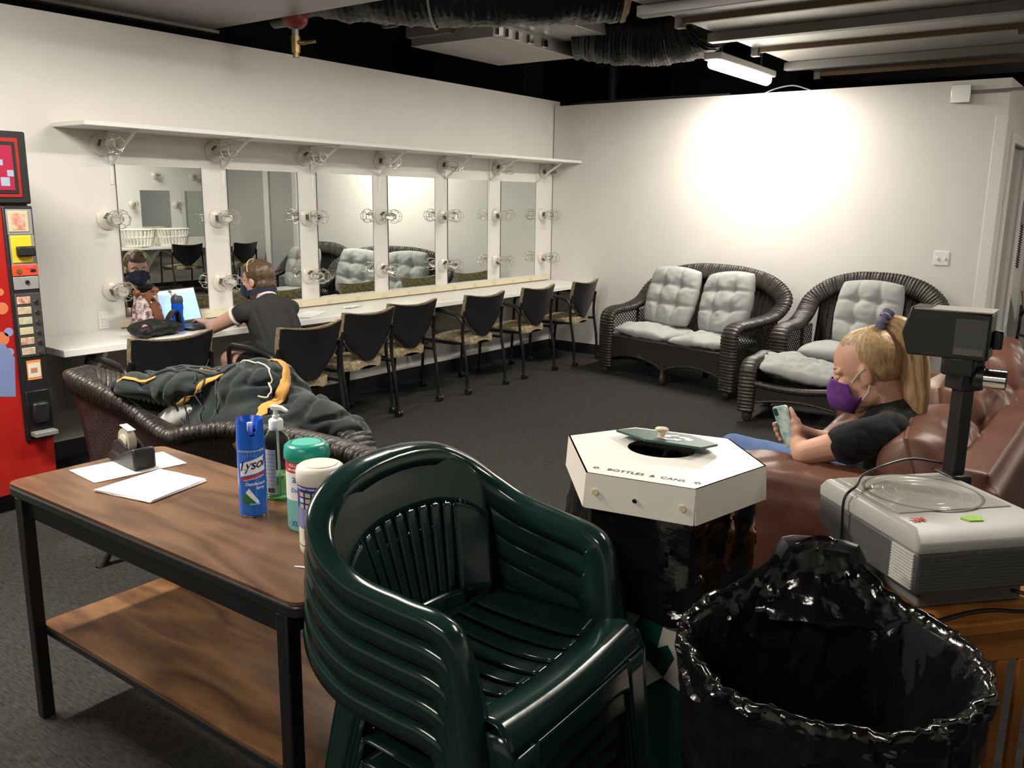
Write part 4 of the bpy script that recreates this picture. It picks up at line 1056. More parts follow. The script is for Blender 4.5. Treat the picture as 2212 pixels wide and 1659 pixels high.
for k, (y, z, r) in enumerate(((1.94, 1.05, 0.03), (1.96, 0.93, 0.022), (1.925, 0.90, 0.035), (1.955, 0.83, 0.02), (1.94, 1.13, 0.018))):
    MB().cyl((VX-0.001, y-VY, z), (VX+0.001, y-VY, z), r, n=18).build('printed_bubble', mat('bubble print %d' % (k % 2), ((0.50, 0.16, 0.07), (0.22, 0.24, 0.45))[k % 2], 0.25), t)
MB().prism([(1.85, 0.62), (1.96, 0.60), (1.975, 0.80), (1.93, 0.88), (1.86, 0.84)], VX-0.001, VX+0.0012, axis='X', M=Tr(0, -VY, 0)).build('printed_glass', mat('blue print', (0.16, 0.20, 0.38), 0.2), t)
# ================================================================ stack of green plastic chairs
GRN = mat('dark green moulded plastic', (0.006, 0.020, 0.017), 0.16, spec=0.6, var=(5.0, (0.009, 0.027, 0.022), 0.4, (1,1,1)), bump=('noise', 25, 0.05, 0.003))
def green_chair():
    t = thing('plastic_chair', 'x', 'chair', group='stacked green plastic chairs')
    half = [(0.262, 0.205, 0.30), (0.268, 0.172, 0.50), (0.272, 0.142, 0.595), (0.277, 0.095, 0.628), (0.285, 0.0, 0.640), (0.290, -0.11, 0.655), (0.280, -0.19, 0.692), (0.246, -0.245, 0.742), (0.175, -0.272, 0.786), (0.085, -0.284, 0.806), (0, -0.287, 0.811)]
    R = spline(half, 12)
    P = R + [Vector((-p.x, p.y, p.z)) for p in reversed(R)][1:]
    N = len(P); vs = []
    # channel section: outer lip, flat top, deep inner skirt
    sec = [(1.0, -0.040), (1.0, -0.012), (0.88, -0.002), (0.45, 0.003), (-0.2, 0.003), (-0.72, -0.001), (-0.95, -0.012), (-1.05, -0.034), (-1.15, -0.060)]
    n = len(sec)
    for i, p in enumerate(P):
        a = P[max(i-1, 0)]; b = P[min(i+1, N-1)]; tg = (b-a).normalized()
        k = min(max((p.z-0.645)/0.14, 0), 1)
        sx = p.x/abs(p.x) if abs(p.x) > 1e-6 else 0
        o_ = Vector((sx*(1-k)+p.x*2.6*k, -0.9*k, 0.10*k))
        o_ = (o_ - tg*tg.dot(o_)).normalized(); c = tg.cross(o_)
        if p.z > 0.56:
            if c.z < 0: c = -c
        elif c.y < 0: c = -c
        w = 0.026+0.006*k + 0.018*min(max((0.56-p.z)/0.26, 0), 1)
        dp = 1.0-0.35*k
        for (s_, d_) in sec: vs.append(p + o_*w*s_ + c*d_*dp)
    F = []
    for i in range(N-1):
        for q in range(n-1): F.append((i*n+q, i*n+q+1, (i+1)*n+q+1, (i+1)*n+q))
    ob = MB().add(vs, F).build('arm_and_back_rim', GRN, t, smooth=60)
    def solid(ob, th=0.0045):
        sd = ob.modifiers.new('solid', 'SOLIDIFY'); sd.thickness = th; sd.offset = -1
    solid(ob)
    # back: upper panel follows the rim
    def backp(s, v):
        """s -1..1 across, v 0 (seat) .. 1 (rim)"""
        ang = s*1.12
        x = 0.262*sin(ang)/sin(1.12)*(0.80+0.20*v); 
        zt = 0.800-0.115*abs(s)**2.6
        z = 0.425+(zt-0.425)*v
        y = -0.185-0.090*v + 0.085*(1-cos(ang*1.15))*1.05
        return Vector((x, y, z))
    ob = MB().grid(lambda u, v: backp(2*u-1, 0.66+0.33*v), 36, 8).build('back_panel', GRN, t, smooth=80); solid(ob)
    ob = MB().grid(lambda u, v: backp((2*u-1)*0.55, -0.03+0.13*v), 20, 3).build('back_base', GRN, t, smooth=80); solid(ob)
    ns = 8
    for k in range(ns):
        c = -0.44+0.88*k/(ns-1); hw_ = 0.043
        ob = MB().grid(lambda u, v: backp((c+(2*u-1)*hw_)*(0.86+0.20*v), 0.08+0.60*v), 4, 12).build('back_slat', GRN, t, smooth=80); solid(ob)
    for s in (-1, 1):
        ob = MB().grid(lambda u, v: backp(s*(0.53+0.47*u)*(0.90+0.10*v), 0.05+0.64*v), 8, 10).build('back_wing', GRN, t, smooth=80); solid(ob)
    # seat of seven planks with slots between, dished, with a rolled front
    def seatp(u, v):
        x = (2*u-1)*(0.232+0.026*v)
        y = -0.195+0.445*v
        z = 0.430-0.030*sin(pi*u)**1.0*sin(pi*min(v*0.95+0.02, 1))**0.8+0.014*exp(-((v-0.86)/0.12)**2)
        if v > 0.9: z -= 0.05*((v-0.9)/0.1)**2
        return Vector((x, y, z))
    cuts = [0.0, 0.20, 0.32, 0.44, 0.56, 0.68, 0.80, 1.0]
    g = 0.012
    for i in range(7):
        a = cuts[i]+(g if i else 0); b = cuts[i+1]-(g if i < 6 else 0)
        ob = MB().grid(lambda u, v: seatp(a+(b-a)*u, 0.10+0.66*v), 4, 16).build('seat_slat', GRN, t, smooth=80); solid(ob)
    ob = MB().grid(lambda u, v: seatp(u, 0.76+0.24*v), 30, 10).build('seat_front', GRN, t, smooth=80); solid(ob)
    ob = MB().grid(lambda u, v: seatp(u, 0.0+0.10*v), 30, 3).build('seat_back_edge', GRN, t, smooth=80); solid(ob)
    # front apron, arched
    ob = MB().grid(lambda u, v: seatp(u, 1.0)+Vector((0.006*(2*u-1)*v, 0.006*v, 0.002-(0.050+0.10*abs(2*u-1)**4)*v)), 30, 6).build('front_apron', GRN, t, smooth=80); solid(ob)
    for s in (-1, 1):
        # angled front leg (L section) and rear leg
        m = MB()
        m.grid(lambda u, v: Vector((s*(0.259+0.009*v)-s*0.085*(1-0.45*v)*u, 0.251+0.028*v, 0.384-0.384*v)), 5, 10)
        m.grid(lambda u, v: Vector((s*(0.259+0.009*v), 0.251+0.028*v-0.10*(1-0.45*v)*u, (0.384+0.040*min(u*5, 1))*(1-v))), 5, 10)
        ob = m.build('leg', GRN, t, smooth=40); solid(ob)
        m = MB()
        m.grid(lambda u, v: Vector((s*(0.235+0.020*v)-s*0.07*(1-0.4*v)*u, -0.205-0.085*v, 0.43-0.43*v)), 5, 8)
        m.grid(lambda u, v: Vector((s*(0.235+0.020*v), -0.205-0.085*v+0.07*(1-0.4*v)*u, 0.43-0.43*v)), 5, 8)
        ob = m.build('leg', GRN, t, smooth=40); solid(ob)
    return t
GC0 = green_chair()
SX, SY = -1.065, 1.375
ORD = ['top', 'second from the top', 'third from the top', 'fourth from the top', 'lowest']
for k in range(5):
    o = GC0 if k == 0 else dup(GC0)
    o.location = (SX-0.004*k, SY, 0.228-0.057*k); o.rotation_euler = (0, 0, -pi/2+0.02)
    o['label'] = 'dark green moulded plastic armchair, %s of its stack' % ORD[k]

# ================================================================ trash can with black bag
BAG = mat('black bin bag', (0.006, 0.006, 0.006), 0.13, spec=0.7, bump=('noise', 22, 0.22, 0.015))
CC = Vector((-0.420, 1.632, 0)); HA = radians(112)
t = thing('trash_can', 'round black trash can lined with a shiny black bag', 'trash can', CC)
MB().lathe([(0, 0), (0.215, 0), (0.225, 0.02), (0.262, 0.70), (0.278, 0.705), (0.280, 0.73), (0.266, 0.735), (0.258, 0.70), (0.22, 0.03), (0, 0.03)], 48).build('can_body', BLACKP, t)
h = []
for q in [i/16 for i in range(17)]:
    b = -0.16+0.32*q
    a = HA+b/0.33*0.78
    h.append(Vector((0.298*cos(a), 0.298*sin(a), 0.64+0.205*min(sin(pi*q)*2.2, 1)**0.8)))
MB().tube(h, 0.013, 8, sx=1.6).build('handle', BLACKP, t)
m = MB(); NA = 220
prof = [(0.268, 0.30), (0.285, 0.42), (0.298, 0.55), (0.310, 0.63), (0.318, 0.675), (0.320, 0.70), (0.312, 0.716), (0.298, 0.712), (0.284, 0.69), (0.272, 0.64), (0.262, 0.55), (0.250, 0.42), (0.240, 0.28), (0.230, 0.14), (0.20, 0.06), (0.10, 0.04), (0.001, 0.035)]
pp = spline([(r, 0, z) for r, z in prof], 5)
def ridged(p): return 1-abs(noise.noise(p))*2
def crumple(p):
    d_, c_ = noise.voronoi(p)
    c0 = c_[0]; n_ = noise.random_unit_vector() if False else Vector((noise.noise(c0*7.3+Vector((1, 0, 0))), noise.noise(c0*7.3+Vector((0, 5, 0))), noise.noise(c0*7.3+Vector((0, 0, 9)))))
    return (p-c0).dot(n_)*2.0
def bagp(u, v):
    a = 2*pi*u
    i = v*(len(pp)-1); k = min(int(i), len(pp)-2); q = pp[k].lerp(pp[k+1], i-k)
    r, z = q.x*0.925, q.z+0.04*min(q.z/0.3, 1)
    d_ = (a-HA+pi) % (2*pi)-pi
    pk = exp(-(d_/0.42)**2)*exp(-((v-0.40)/0.13)**2)
    z += 0.115*pk; r += 0.010*pk
    rim = exp(-((v-0.36)/0.14)**2)
    p = Vector((cos(a)*3.2, sin(a)*3.2, z*5))
    n1 = noise.noise(p); n2 = ridged(p*2.1+Vector((3, 1, 7))); n3 = ridged(Vector((cos(a)*13, sin(a)*13, z*16)))
    low = 1 if v < 0.34 else 0.9
    dr = 0.012*n1*low + 0.006*(n2-0.5) + 0.010*crumple(Vector((cos(a)*3.6, sin(a)*3.6, z*9))) + 0.006*(0.4+rim)*crumple(Vector((cos(a)*9, sin(a)*9, z*24)))
    dz = 0.014*rim*noise.noise(Vector((cos(a)*2.2, sin(a)*2.2, 9))) + 0.004*rim*crumple(Vector((cos(a)*8, sin(a)*8, 3)))
    if v > 0.9: dr *= (1-v)*10
    return Vector(((r+dr)*cos(a), (r+dr)*sin(a), z+dz))
m.grid(bagp, NA, 110, cu=True)
m.build('bag', BAG, t, smooth=28)
# gathered tail pulled through the handle
m = MB()
def tail(u, v):
    a = 2*pi*u
    c = Vector((0.262*cos(HA), 0.262*sin(HA), 0.70)).lerp(Vector((0.298*cos(HA), 0.298*sin(HA), 0.83)), v)
    w = 0.15*(1-v)**1.4+0.022
    s = Vector((-sin(HA), cos(HA), 0)); f_ = Vector((cos(HA), sin(HA), 0))
    n_ = 1+0.28*noise.noise(Vector((a*3.2, v*3, 2)))+0.16*ridged(Vector((cos(a)*4, sin(a)*4, v*3)))
    return c + s*cos(a)*w*n_ + f_*sin(a)*w*0.34*n_ + Vector((0, 0, 0.012*noise.noise(Vector((a*2, v*5, 5)))))
m.grid(tail, 72, 22, cu=True)
m.build('bag_knot', BAG, t, smooth=30)

# ================================================================ hexagonal recycling bin
HXA = [-178.4, 133.7, 71.6, 13.2, -48.3, -103.9]; HXR = [0.290, 0.271, 0.263, 0.269, 0.301, 0.282]
HC = Vector((-0.991, 2.027, 0))
CORR = mat('white corrugated plastic', (0.80, 0.78, 0.73), 0.35, bump=('X', 42, 0.12, 0.002))
CORS = mat('white corrugated skirt', (0.78, 0.73, 0.66), 0.4)
GBIN = mat('green corrugated plastic', (0.008, 0.060, 0.048), 0.4)
t = thing('recycling_bin', 'hexagonal recycling bin with white lid reading bottles and cans', 'recycling bin', HC)
def hexp(k=1.0): return [Vector((r*k*cos(radians(a)), r*k*sin(radians(a)), 0)) for a, r in zip(HXA, HXR)][::-1]
hx = hexp()
MB().prism([(p.x*0.87, p.y*0.87) for p in hx], 0.0, 0.87).build('bin_body', GBIN, t, smooth=0)
lid = MB()
HOLE = Vector((-0.020, 0.035, 0))   # drop hole
hr = 0.092; nh = 36
ring = [HOLE+Vector((hr*cos(2*pi*i/nh), hr*0.92*sin(2*pi*i/nh), 0.95)) for i in range(nh)]
def hexr(a):
    d_ = Vector((cos(a), sin(a), 0))
    best = 9
    for i in range(6):
        p = hx[i]; q = hx[(i+1) % 6]; e = q-p
        den = d_.x*e.y-d_.y*e.x
        if abs(den) < 1e-9: continue
        w0 = p-HOLE
        tt_ = (w0.x*e.y-w0.y*e.x)/den; ss = (w0.x*d_.y-w0.y*d_.x)/den
        if tt_ > 0 and -1e-6 <= ss <= 1+1e-6: best = min(best, tt_)
    return HOLE+d_*best
angs = sorted(set([2*pi*i/nh for i in range(nh)] + [(atan2((p-HOLE).y, (p-HOLE).x)) % (2*pi) for p in hx]))
vs = []; F = []
for a in angs:
    vs.append(HOLE+Vector((hr*cos(a), hr*0.92*sin(a), 0.95))); q = hexr(a); vs.append(Vector((q.x, q.y, 0.95)))
K = len(angs)
for i in range(K):
    j = (i+1) % K
    F.append((2*i, 2*i+1, 2*j+1, 2*j))
MB().add(vs, F).build('lid_top', CORR, t, smooth=0)
for i in range(6):
    p = hx[i]; q = hx[(i+1) % 6]
    nrm = Vector(((q-p).y, -(q-p).x, 0)).normalized()
    if nrm.dot(p) < 0: nrm = -nrm
    a_, b_ = p, q
    m = MB()
    v8 = []
    for z, o_ in ((0.95, 0.0), (0.862, 0.006)):
        for pt in (a_, b_): v8.append(Vector((pt.x, pt.y, z))+nrm*o_)
        for pt in (b_, a_): v8.append(Vector((pt.x, pt.y, z))+nrm*(o_-0.005))
    m.add(v8, [(0, 1, 2, 3), (7, 6, 5, 4), (0, 4, 5, 1), (1, 5, 6, 2), (2, 6, 7, 3), (3, 7, 4, 0)])
    m.build('lid_skirt', CORS, t, smooth=0)
# front face fittings
p4 = Vector((HXR[4]*cos(radians(HXA[4])), HXR[4]*sin(radians(HXA[4])), 0)); p5 = Vector((HXR[5]*cos(radians(HXA[5])), HXR[5]*sin(radians(HXA[5])), 0))
fe = (p4-p5).normalized(); fn_ = Vector((fe.y, -fe.x, 0))
for k, (s, z, r, mt) in enumerate(((0.10, 0.905, 0.0085, CREAM), (0.47, 0.900, 0.0055, CHROME), (0.90, 0.900, 0.0085, CREAM))):
    c = p5.lerp(p4, s)+Vector((0, 0, z))
    MB().cyl(c+fn_*0.003, c+fn_*0.008, r, n=16).build('rivet', mt, t)
# lettering on the lid (reads from the front edge)
def arrows(size):
    """three chasing arrows, flat in xy"""
    m = MB()
    for k in range(3):
        M = Rz(2*pi*k/3)
        P_ = [(-0.50, -0.62), (-0.10, -0.62), (-0.10, -0.80), (0.28, -0.47), (-0.10, -0.14), (-0.10, -0.32), (-0.33, -0.32), (-0.56, 0.0), (-0.82, -0.16)]
        vs = [M @ Vector((x*size, y*size, 0)) for x, y in P_]
        m.add(vs, [(0, 1, 5, 6), (2, 3, 4), (0, 6, 7, 8)])
    return m
fa = atan2(fe.y, fe.x)
mid = (p4+p5)/2 - fn_*0.048
BLK = mat('black print', (0.02, 0.02, 0.02), 0.5)
m = text_mb('BOTTLES  &  CANS', 0.0235, 'CENTER', 0, 0.0003)
m.xf(lambda p: (Tr(mid.x, mid.y, 0.9508) @ Rz(fa)) @ p).build('lid_lettering', BLK, t, smooth=0)
for s in (-1, 1):
    m = arrows(0.0105); m.xf(lambda p: (Tr(mid.x, mid.y, 0.9508) @ Rz(fa) @ Tr(s*0.128, 0, 0)) @ p).build('recycling_mark', BLK, t, smooth=0)
# tilted green flap with knob
fl = [(-0.150, 0.055), (-0.125, 0.135), (0.02, 0.160), (0.120, 0.075), (0.105, -0.015), (-0.035, -0.025)]
FM = Tr(-0.015, 0.075, 0.966) @ Rz(0.10) @ Rx(radians(-7)) @ Tr(0.0, -0.06, 0)
flap = MB().prism([(x*1.06, y*1.06) for x, y in fl], 0, 0.006, M=FM).build('flap', GBIN, t, smooth=0)
MB().lathe([(0, 0), (0.010, 0), (0.009, 0.010), (0.011, 0.016), (0.018, 0.019), (0.019, 0.024), (0.014, 0.028), (0, 0.029)], 18, FM @ Tr(-0.02, 0.045, 0.006)).build('knob', mat('cream knob', (0.68, 0.55, 0.40), 0.4), flap)
m = arrows(0.062); m.xf(lambda p: (FM @ Tr(0.012, 0.068, 0.0068) @ Rz(0.5)) @ p).build('recycling_mark', WHI, flap, smooth=0)
# white chasing arrows on the green body
fm = (p4+p5)/2*0.87
m = arrows(0.165); m.xf(lambda p: Vector((fm.x, fm.y, 0.515))+fe*(p.x+0.03)+fn_*0.0015+Vector((0, 0, p.y))).build('recycling_emblem', mat('off white vinyl', (0.62, 0.59, 0.52), 0.5), t, smooth=0)
# bag hanging out below the lid
m = MB()
def hexbag(u, v):
    a = 2*pi*u
    d_ = Vector((cos(a), sin(a), 0)); best = 9
    for i in range(6):
        p = hx[i]*0.91; q = hx[(i+1) % 6]*0.91; e = q-p; den = d_.x*e.y-d_.y*e.x
        if abs(den) < 1e-9: continue
        tt_ = (p.x*e.y-p.y*e.x)/den; ss = (p.x*d_.y-p.y*d_.x)/den
        if tt_ > 0 and -1e-6 <= ss <= 1+1e-6: best = min(best, tt_)
    z = 0.90-0.29*v-0.05*v*noise.noise(Vector((cos(a)*2, sin(a)*2, 3)))
    back = 0.5+0.5*cos(a-radians(165))
    r = best*(1+0.05*v) + 0.010*noise.noise(Vector((cos(a)*3, sin(a)*3, z*6))) + 0.008*crumple(Vector((cos(a)*3.5, sin(a)*3.5, z*10))) + back**3*(0.030*v+0.016*ridged(Vector((a*6, z*8, 1)))*v)
    return Vector((r*cos(a), r*sin(a), z))
m.grid(hexbag, 150, 40, cu=True)
ob = m.build('bag', BAG, t, smooth=28)
# ================================================================ leather couch
t = thing('leather_couch', 'brown leather couch with loose back cushions and rolled arms', 'couch', (-0.85, 3.9, 0))
o = Vector((-0.85, 3.9, 0))
def wr(p, q):
    a = noise.noise(p*3.0+Vector((3, 1, 0))); b = abs(noise.noise(p*3.6+Vector((0, 7, 2))))
    return 0.014*a-0.008*max(0.10-b, 0)/0.10
def lump(name, boxes, vox=0.016, sm=8, dsp=wr, parent=t, mt=LEATHER):
    m = MB()
    for (x0, x1, y0, y1, z0, z1) in boxes: m.box(x0-o.x, x1-o.x, y0-o.y, y1-o.y, z0, z1)
    return blob(name, m, mt, parent, vox, sm, dsp)
lump('base', [(-1.22, -0.34, 2.80, 5.05, 0.06, 0.33)], 0.02, 3, None)
lump('armrest', [(-1.33, -0.42, 2.67, 2.97, 0.06, 0.66), (-1.30, -0.44, 2.69, 2.95, 0.62, 0.735), (-1.05, -0.44, 2.70, 2.95, 0.62, 0.748)], 0.016, 14)
lump('armrest', [(-1.33, -0.42, 4.88, 5.16, 0.06, 0.66), (-1.30, -0.44, 4.91, 5.13, 0.60, 0.735)], 0.016, 14)
lump('back_frame', [(-0.43, -0.27, 2.71, 5.14, 0.06, 0.80), (-0.415, -0.30, 2.73, 5.12, 0.78, 0.855)], 0.016, 7, lambda p, q: 0.004*noise.noise(p*6))
for k in range(3):
    y0 = 3.0+0.625*k
    ob = lump('seat_cushion', [(-1.30, -0.55, y0+0.01, y0+0.615, 0.33, 0.46), (-1.27, -0.58, y0+0.05, y0+0.575, 0.40, 0.485)], 0.016, 10)
def back_pillow(yc, zc, xc, tilt, rz, seed, hy=0.325, hz=0.275, th=0.145):
    M = Tr(xc-o.x, yc-o.y, zc) @ Rz(rz) @ Ry(radians(-tilt)) @ Matrix(((0, 0, -1, 0), (1, 0, 0, 0), (0, 1, 0, 0), (0, 0, 0, 1)))
    c = cushion('back_cushion', 'x', hy, hz, th, M, parent=t, seed=seed, crump=0.030, mat_=LEATHER, res=64, rnd=0.28)
    # welted seam round the edge
    pts = []
    for i in range(72):
        a = 2*pi*i/72
        ca, sa = cos(a), sin(a)
        q = 1/max(abs(ca), abs(sa))*0.985
        aa, bb = ca*q, sa*q
        pts.append(M @ Vector((hy*aa*sqrt(1-0.28*bb*bb), hz*bb*sqrt(1-0.28*aa*aa), 0.0)))
    MB().tube(pts, 0.007, 6, closed=True).build('seam', LEATHER, c)
    return c
back_pillow(3.14, 0.665, -0.49, 22, 0.05, 21.0)
back_pillow(3.74, 0.715, -0.50, 16, -0.08, 24.0, 0.32, 0.275)
back_pillow(4.40, 0.745, -0.50, 14, 0.10, 27.0, 0.33, 0.285)
for x in (-1.22, -0.36):
    for y in (2.85, 5.02): MB().cyl((x-o.x, y-o.y, 0), (x-o.x, y-o.y, 0.07), 0.025, 0.03, 12).build('foot', BLACKP, t)
MB().tube(spline([(-1.31-o.x, 2.685-o.y, 0.10), (-1.315-o.x, 2.685-o.y, 0.55), (-1.30-o.x, 2.72-o.y, 0.715), (-1.29-o.x, 2.82-o.y, 0.738), (-1.30-o.x, 2.92-o.y, 0.715)], 8), 0.006, 6).build('seam', LEATHER, t)

# ================================================================ oak end table
OAK = wood_mat('orange oak', (0.24, 0.085, 0.016), (0.36, 0.135, 0.026), (0.44, 0.18, 0.042), (4.0, 0.8, 0.8), 1.4, 0.28)
EA = radians(-41)
EM = Tr(-0.284, 1.955, 0) @ Rz(EA)      # local: -x runs along the near edge, +y away
t = thing('end_table', 'orange oak end table with slatted sides under the projector', 'side table', (-0.284, 1.955, 0), EA)
MB().box(-0.53, 0.0, 0.0, 0.45, 0.668, 0.70).build('tabletop', OAK, t, bevel=0.006)
for (a, b, c, d) in ((-0.49, -0.04, 0.025, 0.045), (-0.49, -0.04, 0.405, 0.425)): MB().box(a, b, c, d, 0.575, 0.668).build('apron', OAK, t, bevel=0.003)
for x in (-0.49, -0.06): MB().box(x, x+0.02, 0.04, 0.41, 0.575, 0.668).build('apron', OAK, t, bevel=0.003)
for x in (-0.50, -0.065):
    for y in (0.02, 0.385): MB().box(x, x+0.045, y, y+0.045, 0.0, 0.668).build('leg', OAK, t, bevel=0.004)
for x in (-0.485, -0.055):
    MB().box(x, x+0.02, 0.06, 0.39, 0.12, 0.17).build('stretcher', OAK, t, bevel=0.003)
    for k in range(5):
        y = 0.095+0.06*k; MB().box(x+0.004, x+0.016, y, y+0.028, 0.17, 0.575).build('slat', OAK, t, bevel=0.002)
MB().box(-0.48, -0.04, 0.05, 0.40, 0.125, 0.145).build('lower_shelf', OAK, t, bevel=0.003)

# ================================================================ overhead projector
PA = radians(-42.5)
PC = (-0.359, 2.237, 0.70)
t = thing('overhead_projector', 'grey overhead projector with glass stage and black post', 'projector', PC, PA)
PG = mat('dark grey projector plastic', (0.085, 0.085, 0.085), 0.45, bump=('noise', 160, 0.12, 0.002)); PL = mat('light grey projector plastic', (0.36, 0.355, 0.33), 0.4); PB = mat('grey base plastic', (0.13, 0.13, 0.13), 0.5)
MB().box(-0.165, 0.155, -0.135, 0.135, 0.0, 0.058).build('base', PB, t, bevel=0.006)
MB().prism([(-0.205, 0.085), (-0.205, 0.152), (0.198, 0.152), (0.198, 0.055), (-0.13, 0.055)], -0.183, 0.183, axis='Y').build('housing', PG, t, bevel=0.006)
# chamfered top cover
m = MB()
b0 = [(-0.207, -0.186), (0.202, -0.186), (0.202, 0.186), (-0.207, 0.186)]; b1 = [(-0.200, -0.178), (0.165, -0.178), (0.165, 0.178), (-0.200, 0.178)]
vs = [Vector((x, y, 0.150)) for x, y in b0]+[Vector((x, y, 0.178)) for x, y in b0]+[Vector((x*0.98, y*0.97, 0.200)) for x, y in b1]
vs[5].z = 0.172; vs[6].z = 0.172
m.add(vs, [(0, 3, 2, 1), (8, 9, 10, 11)]+[(i, (i+1) % 4, 4+(i+1) % 4, 4+i) for i in range(4)]+[(4+i, 4+(i+1) % 4, 8+(i+1) % 4, 8+i) for i in range(4)])
m.build('top_cover', PL, t, bevel=0.008)
MB().box(-0.185, 0.075, -0.150, 0.150, 0.1995, 0.2035).build('glass_stage', mat('stage glass', (0.42, 0.42, 0.38), 0.05, spec=0.9), t, bevel=0.002)
MB().lathe([(0.132, 0.2037), (0.136, 0.2045), (0.140, 0.2037)], 48, Tr(-0.05, 0, 0)).build('lens_ring', mat('lens shade', (0.20, 0.20, 0.18), 0.15), t)
for r in (0.03, 0.06, 0.09, 0.115): MB().lathe([(r-0.001, 0.2036), (r, 0.2040), (r+0.001, 0.2036)], 40, Tr(-0.05, 0, 0)).build('lens_groove', mat('lens groove', (0.50, 0.50, 0.46), 0.1), t)
for k in range(12):
    z = 0.066+0.0072*k
    MB().box(0.112, 0.190, -0.188, -0.182, z, z+0.0042).build('vent_slat', mat('pale vent plastic', (0.55, 0.54, 0.50), 0.4), t)
for k in range(11):
    z = 0.064+0.0078*k
    MB().box(0.197, 0.2005, -0.176, 0.176, z, z+0.003).build('front_rib', PG, t)
m = text_mb('3M', 0.026, 'CENTER', 0, 0.0012); m.xf(lambda p: (Tr(0.125, -0.135, 0.2015) @ Rz(pi/2) @ Tr(0.0, 0, 0)) @ p)
m.xf(lambda p: Vector((p.x, p.y, 0.2012-(p.x-0.10)*0.04+0.0035))).build('maker_lettering', mat('red lettering', (0.50, 0.03, 0.02), 0.4), t, smooth=0)
MB().prism([(0.128, -0.030), (0.150, -0.022), (0.152, 0.012), (0.140, 0.022), (0.120, 0.016), (0.118, -0.012)], 0.2000, 0.2035).build('green_sticker', mat('lime sticker', (0.32, 0.55, 0.08), 0.6), t, smooth=0)
# post and head
PX, PY = -0.165, 0.175
hd_ = MB().box(PX-0.022, PX+0.022, PY-0.018, PY+0.018, 0.19, 0.53).build('post', BLACKP, t, bevel=0.004)
MB().box(PX-0.04, PX+0.04, PY-0.03, PY+0.03, 0.16, 0.21).build('post_foot', BLACKP, t, bevel=0.006)
cl = MB().box(PX-0.035, PX+0.032, PY-0.032, PY+0.032, 0.435, 0.515).build('focus_clamp', BLACKP, t, bevel=0.005)
kx = Vector((0.72, 0.69, 0))
MB().cyl(Vector((PX, PY, 0.47))+kx*0.03, Vector((PX, PY, 0.47))+kx*0.095, 0.026, n=24).build('focus_knob', CHROME, cl)
MB().cyl(Vector((PX, PY, 0.47))+kx*0.022, Vector((PX, PY, 0.47))+kx*0.045, 0.032, n=24).build('knob_collar', BLACKP, cl)
HM = Tr(PX-0.015, PY-0.025, 0.575) @ Rz(radians(44))
def hb(name, mt, *b, bv=0.004, par=None): return MB().box(*b, HM).build(name, mt, par or t, bevel=bv)
head = MB().prism([(-0.108, -0.055), (0.080, -0.055), (0.080, 0.062), (-0.108, 0.070), (-0.125, 0.0)], -0.045, 0.060, axis='Y', M=HM).build('projection_head', BLACKP, t, bevel=0.004)
hb('head_rim', mat('pale worn edge', (0.28, 0.26, 0.22), 0.5), -0.10, 0.082, -0.047, 0.062, 0.064, 0.068, bv=0.001, par=head)
hb('lens_window', mat('lens glass', (0.02, 0.022, 0.022), 0.04, spec=0.9), 0.0, 0.074, -0.0495, -0.044, -0.045, 0.050, bv=0.001, par=head)
hb('window_glint', mat('painted glint', (0.10, 0.095, 0.08), 0.4), 0.004, 0.070, -0.0515, -0.0485, -0.043, -0.026, bv=0.001, par=head)  # pale strip paints a glint onto the lens window
hb('tilt_handle', BLACKP, 0.080, 0.105, 0.0, 0.012, -0.03, 0.02, bv=0.006, par=head)
hb('head_bracket', BLACKP, -0.025, 0.055, -0.04, 0.02, -0.10, -0.05, bv=0.008, par=head)
# cords
PMW = Tr(*PC) @ Rz(PA)
def L2W(x, y, z): return PMW @ Vector((x, y, z))
RUB = mat('black rubber cord', (0.012, 0.012, 0.012), 0.35)
cpts = [L2W(-0.165, 0.14, 0.235), L2W(-0.185, 0.05, 0.245), L2W(-0.15, -0.09, 0.225), L2W(-0.085, -0.16, 0.215), L2W(-0.075, -0.196, 0.185), L2W(-0.07, -0.197, 0.09), L2W(-0.075, -0.198, 0.01), L2W(-0.06, -0.20, 0.008)]
tag(MB().tube(spline(cpts, 10), 0.0035, 8).build('projector_cord', RUB), 'thin black cord draped over the overhead projector housing', 'cord')
cpts = [L2W(0.162, 0.10, 0.03), L2W(0.20, 0.12, 0.03), L2W(0.222, 0.10, 0.008), L2W(0.20, 0.02, 0.006), L2W(0.205, -0.05, 0.006), L2W(0.225, -0.13, 0.006), L2W(0.222, -0.17, 0.002), L2W(0.232, -0.215, -0.02)]
tag(MB().tube(spline(cpts, 10), 0.0045, 8).build('power_cord', RUB), 'thick black power cord trailing over the edge of the oak table', 'cord')

# ================================================================ things on the far end of the counter
ZC = 0.763
sheet('magazine', 'open papers lying on the counter behind the seated person', ((-4.90, 4.03), (-4.80, 4.10), (-4.98, 4.42), (-5.10, 4.33)), ZC+0.0006, 0.004, cat='papers', curl=0.004)
sheet('paper_note', 'small loose note lying on the counter below the mirrors', ((-5.06, 4.62), (-5.0, 4.68), (-5.05, 4.86), (-5.12, 4.80)), ZC+0.0006, 0.001, cat='paper', curl=0.012)
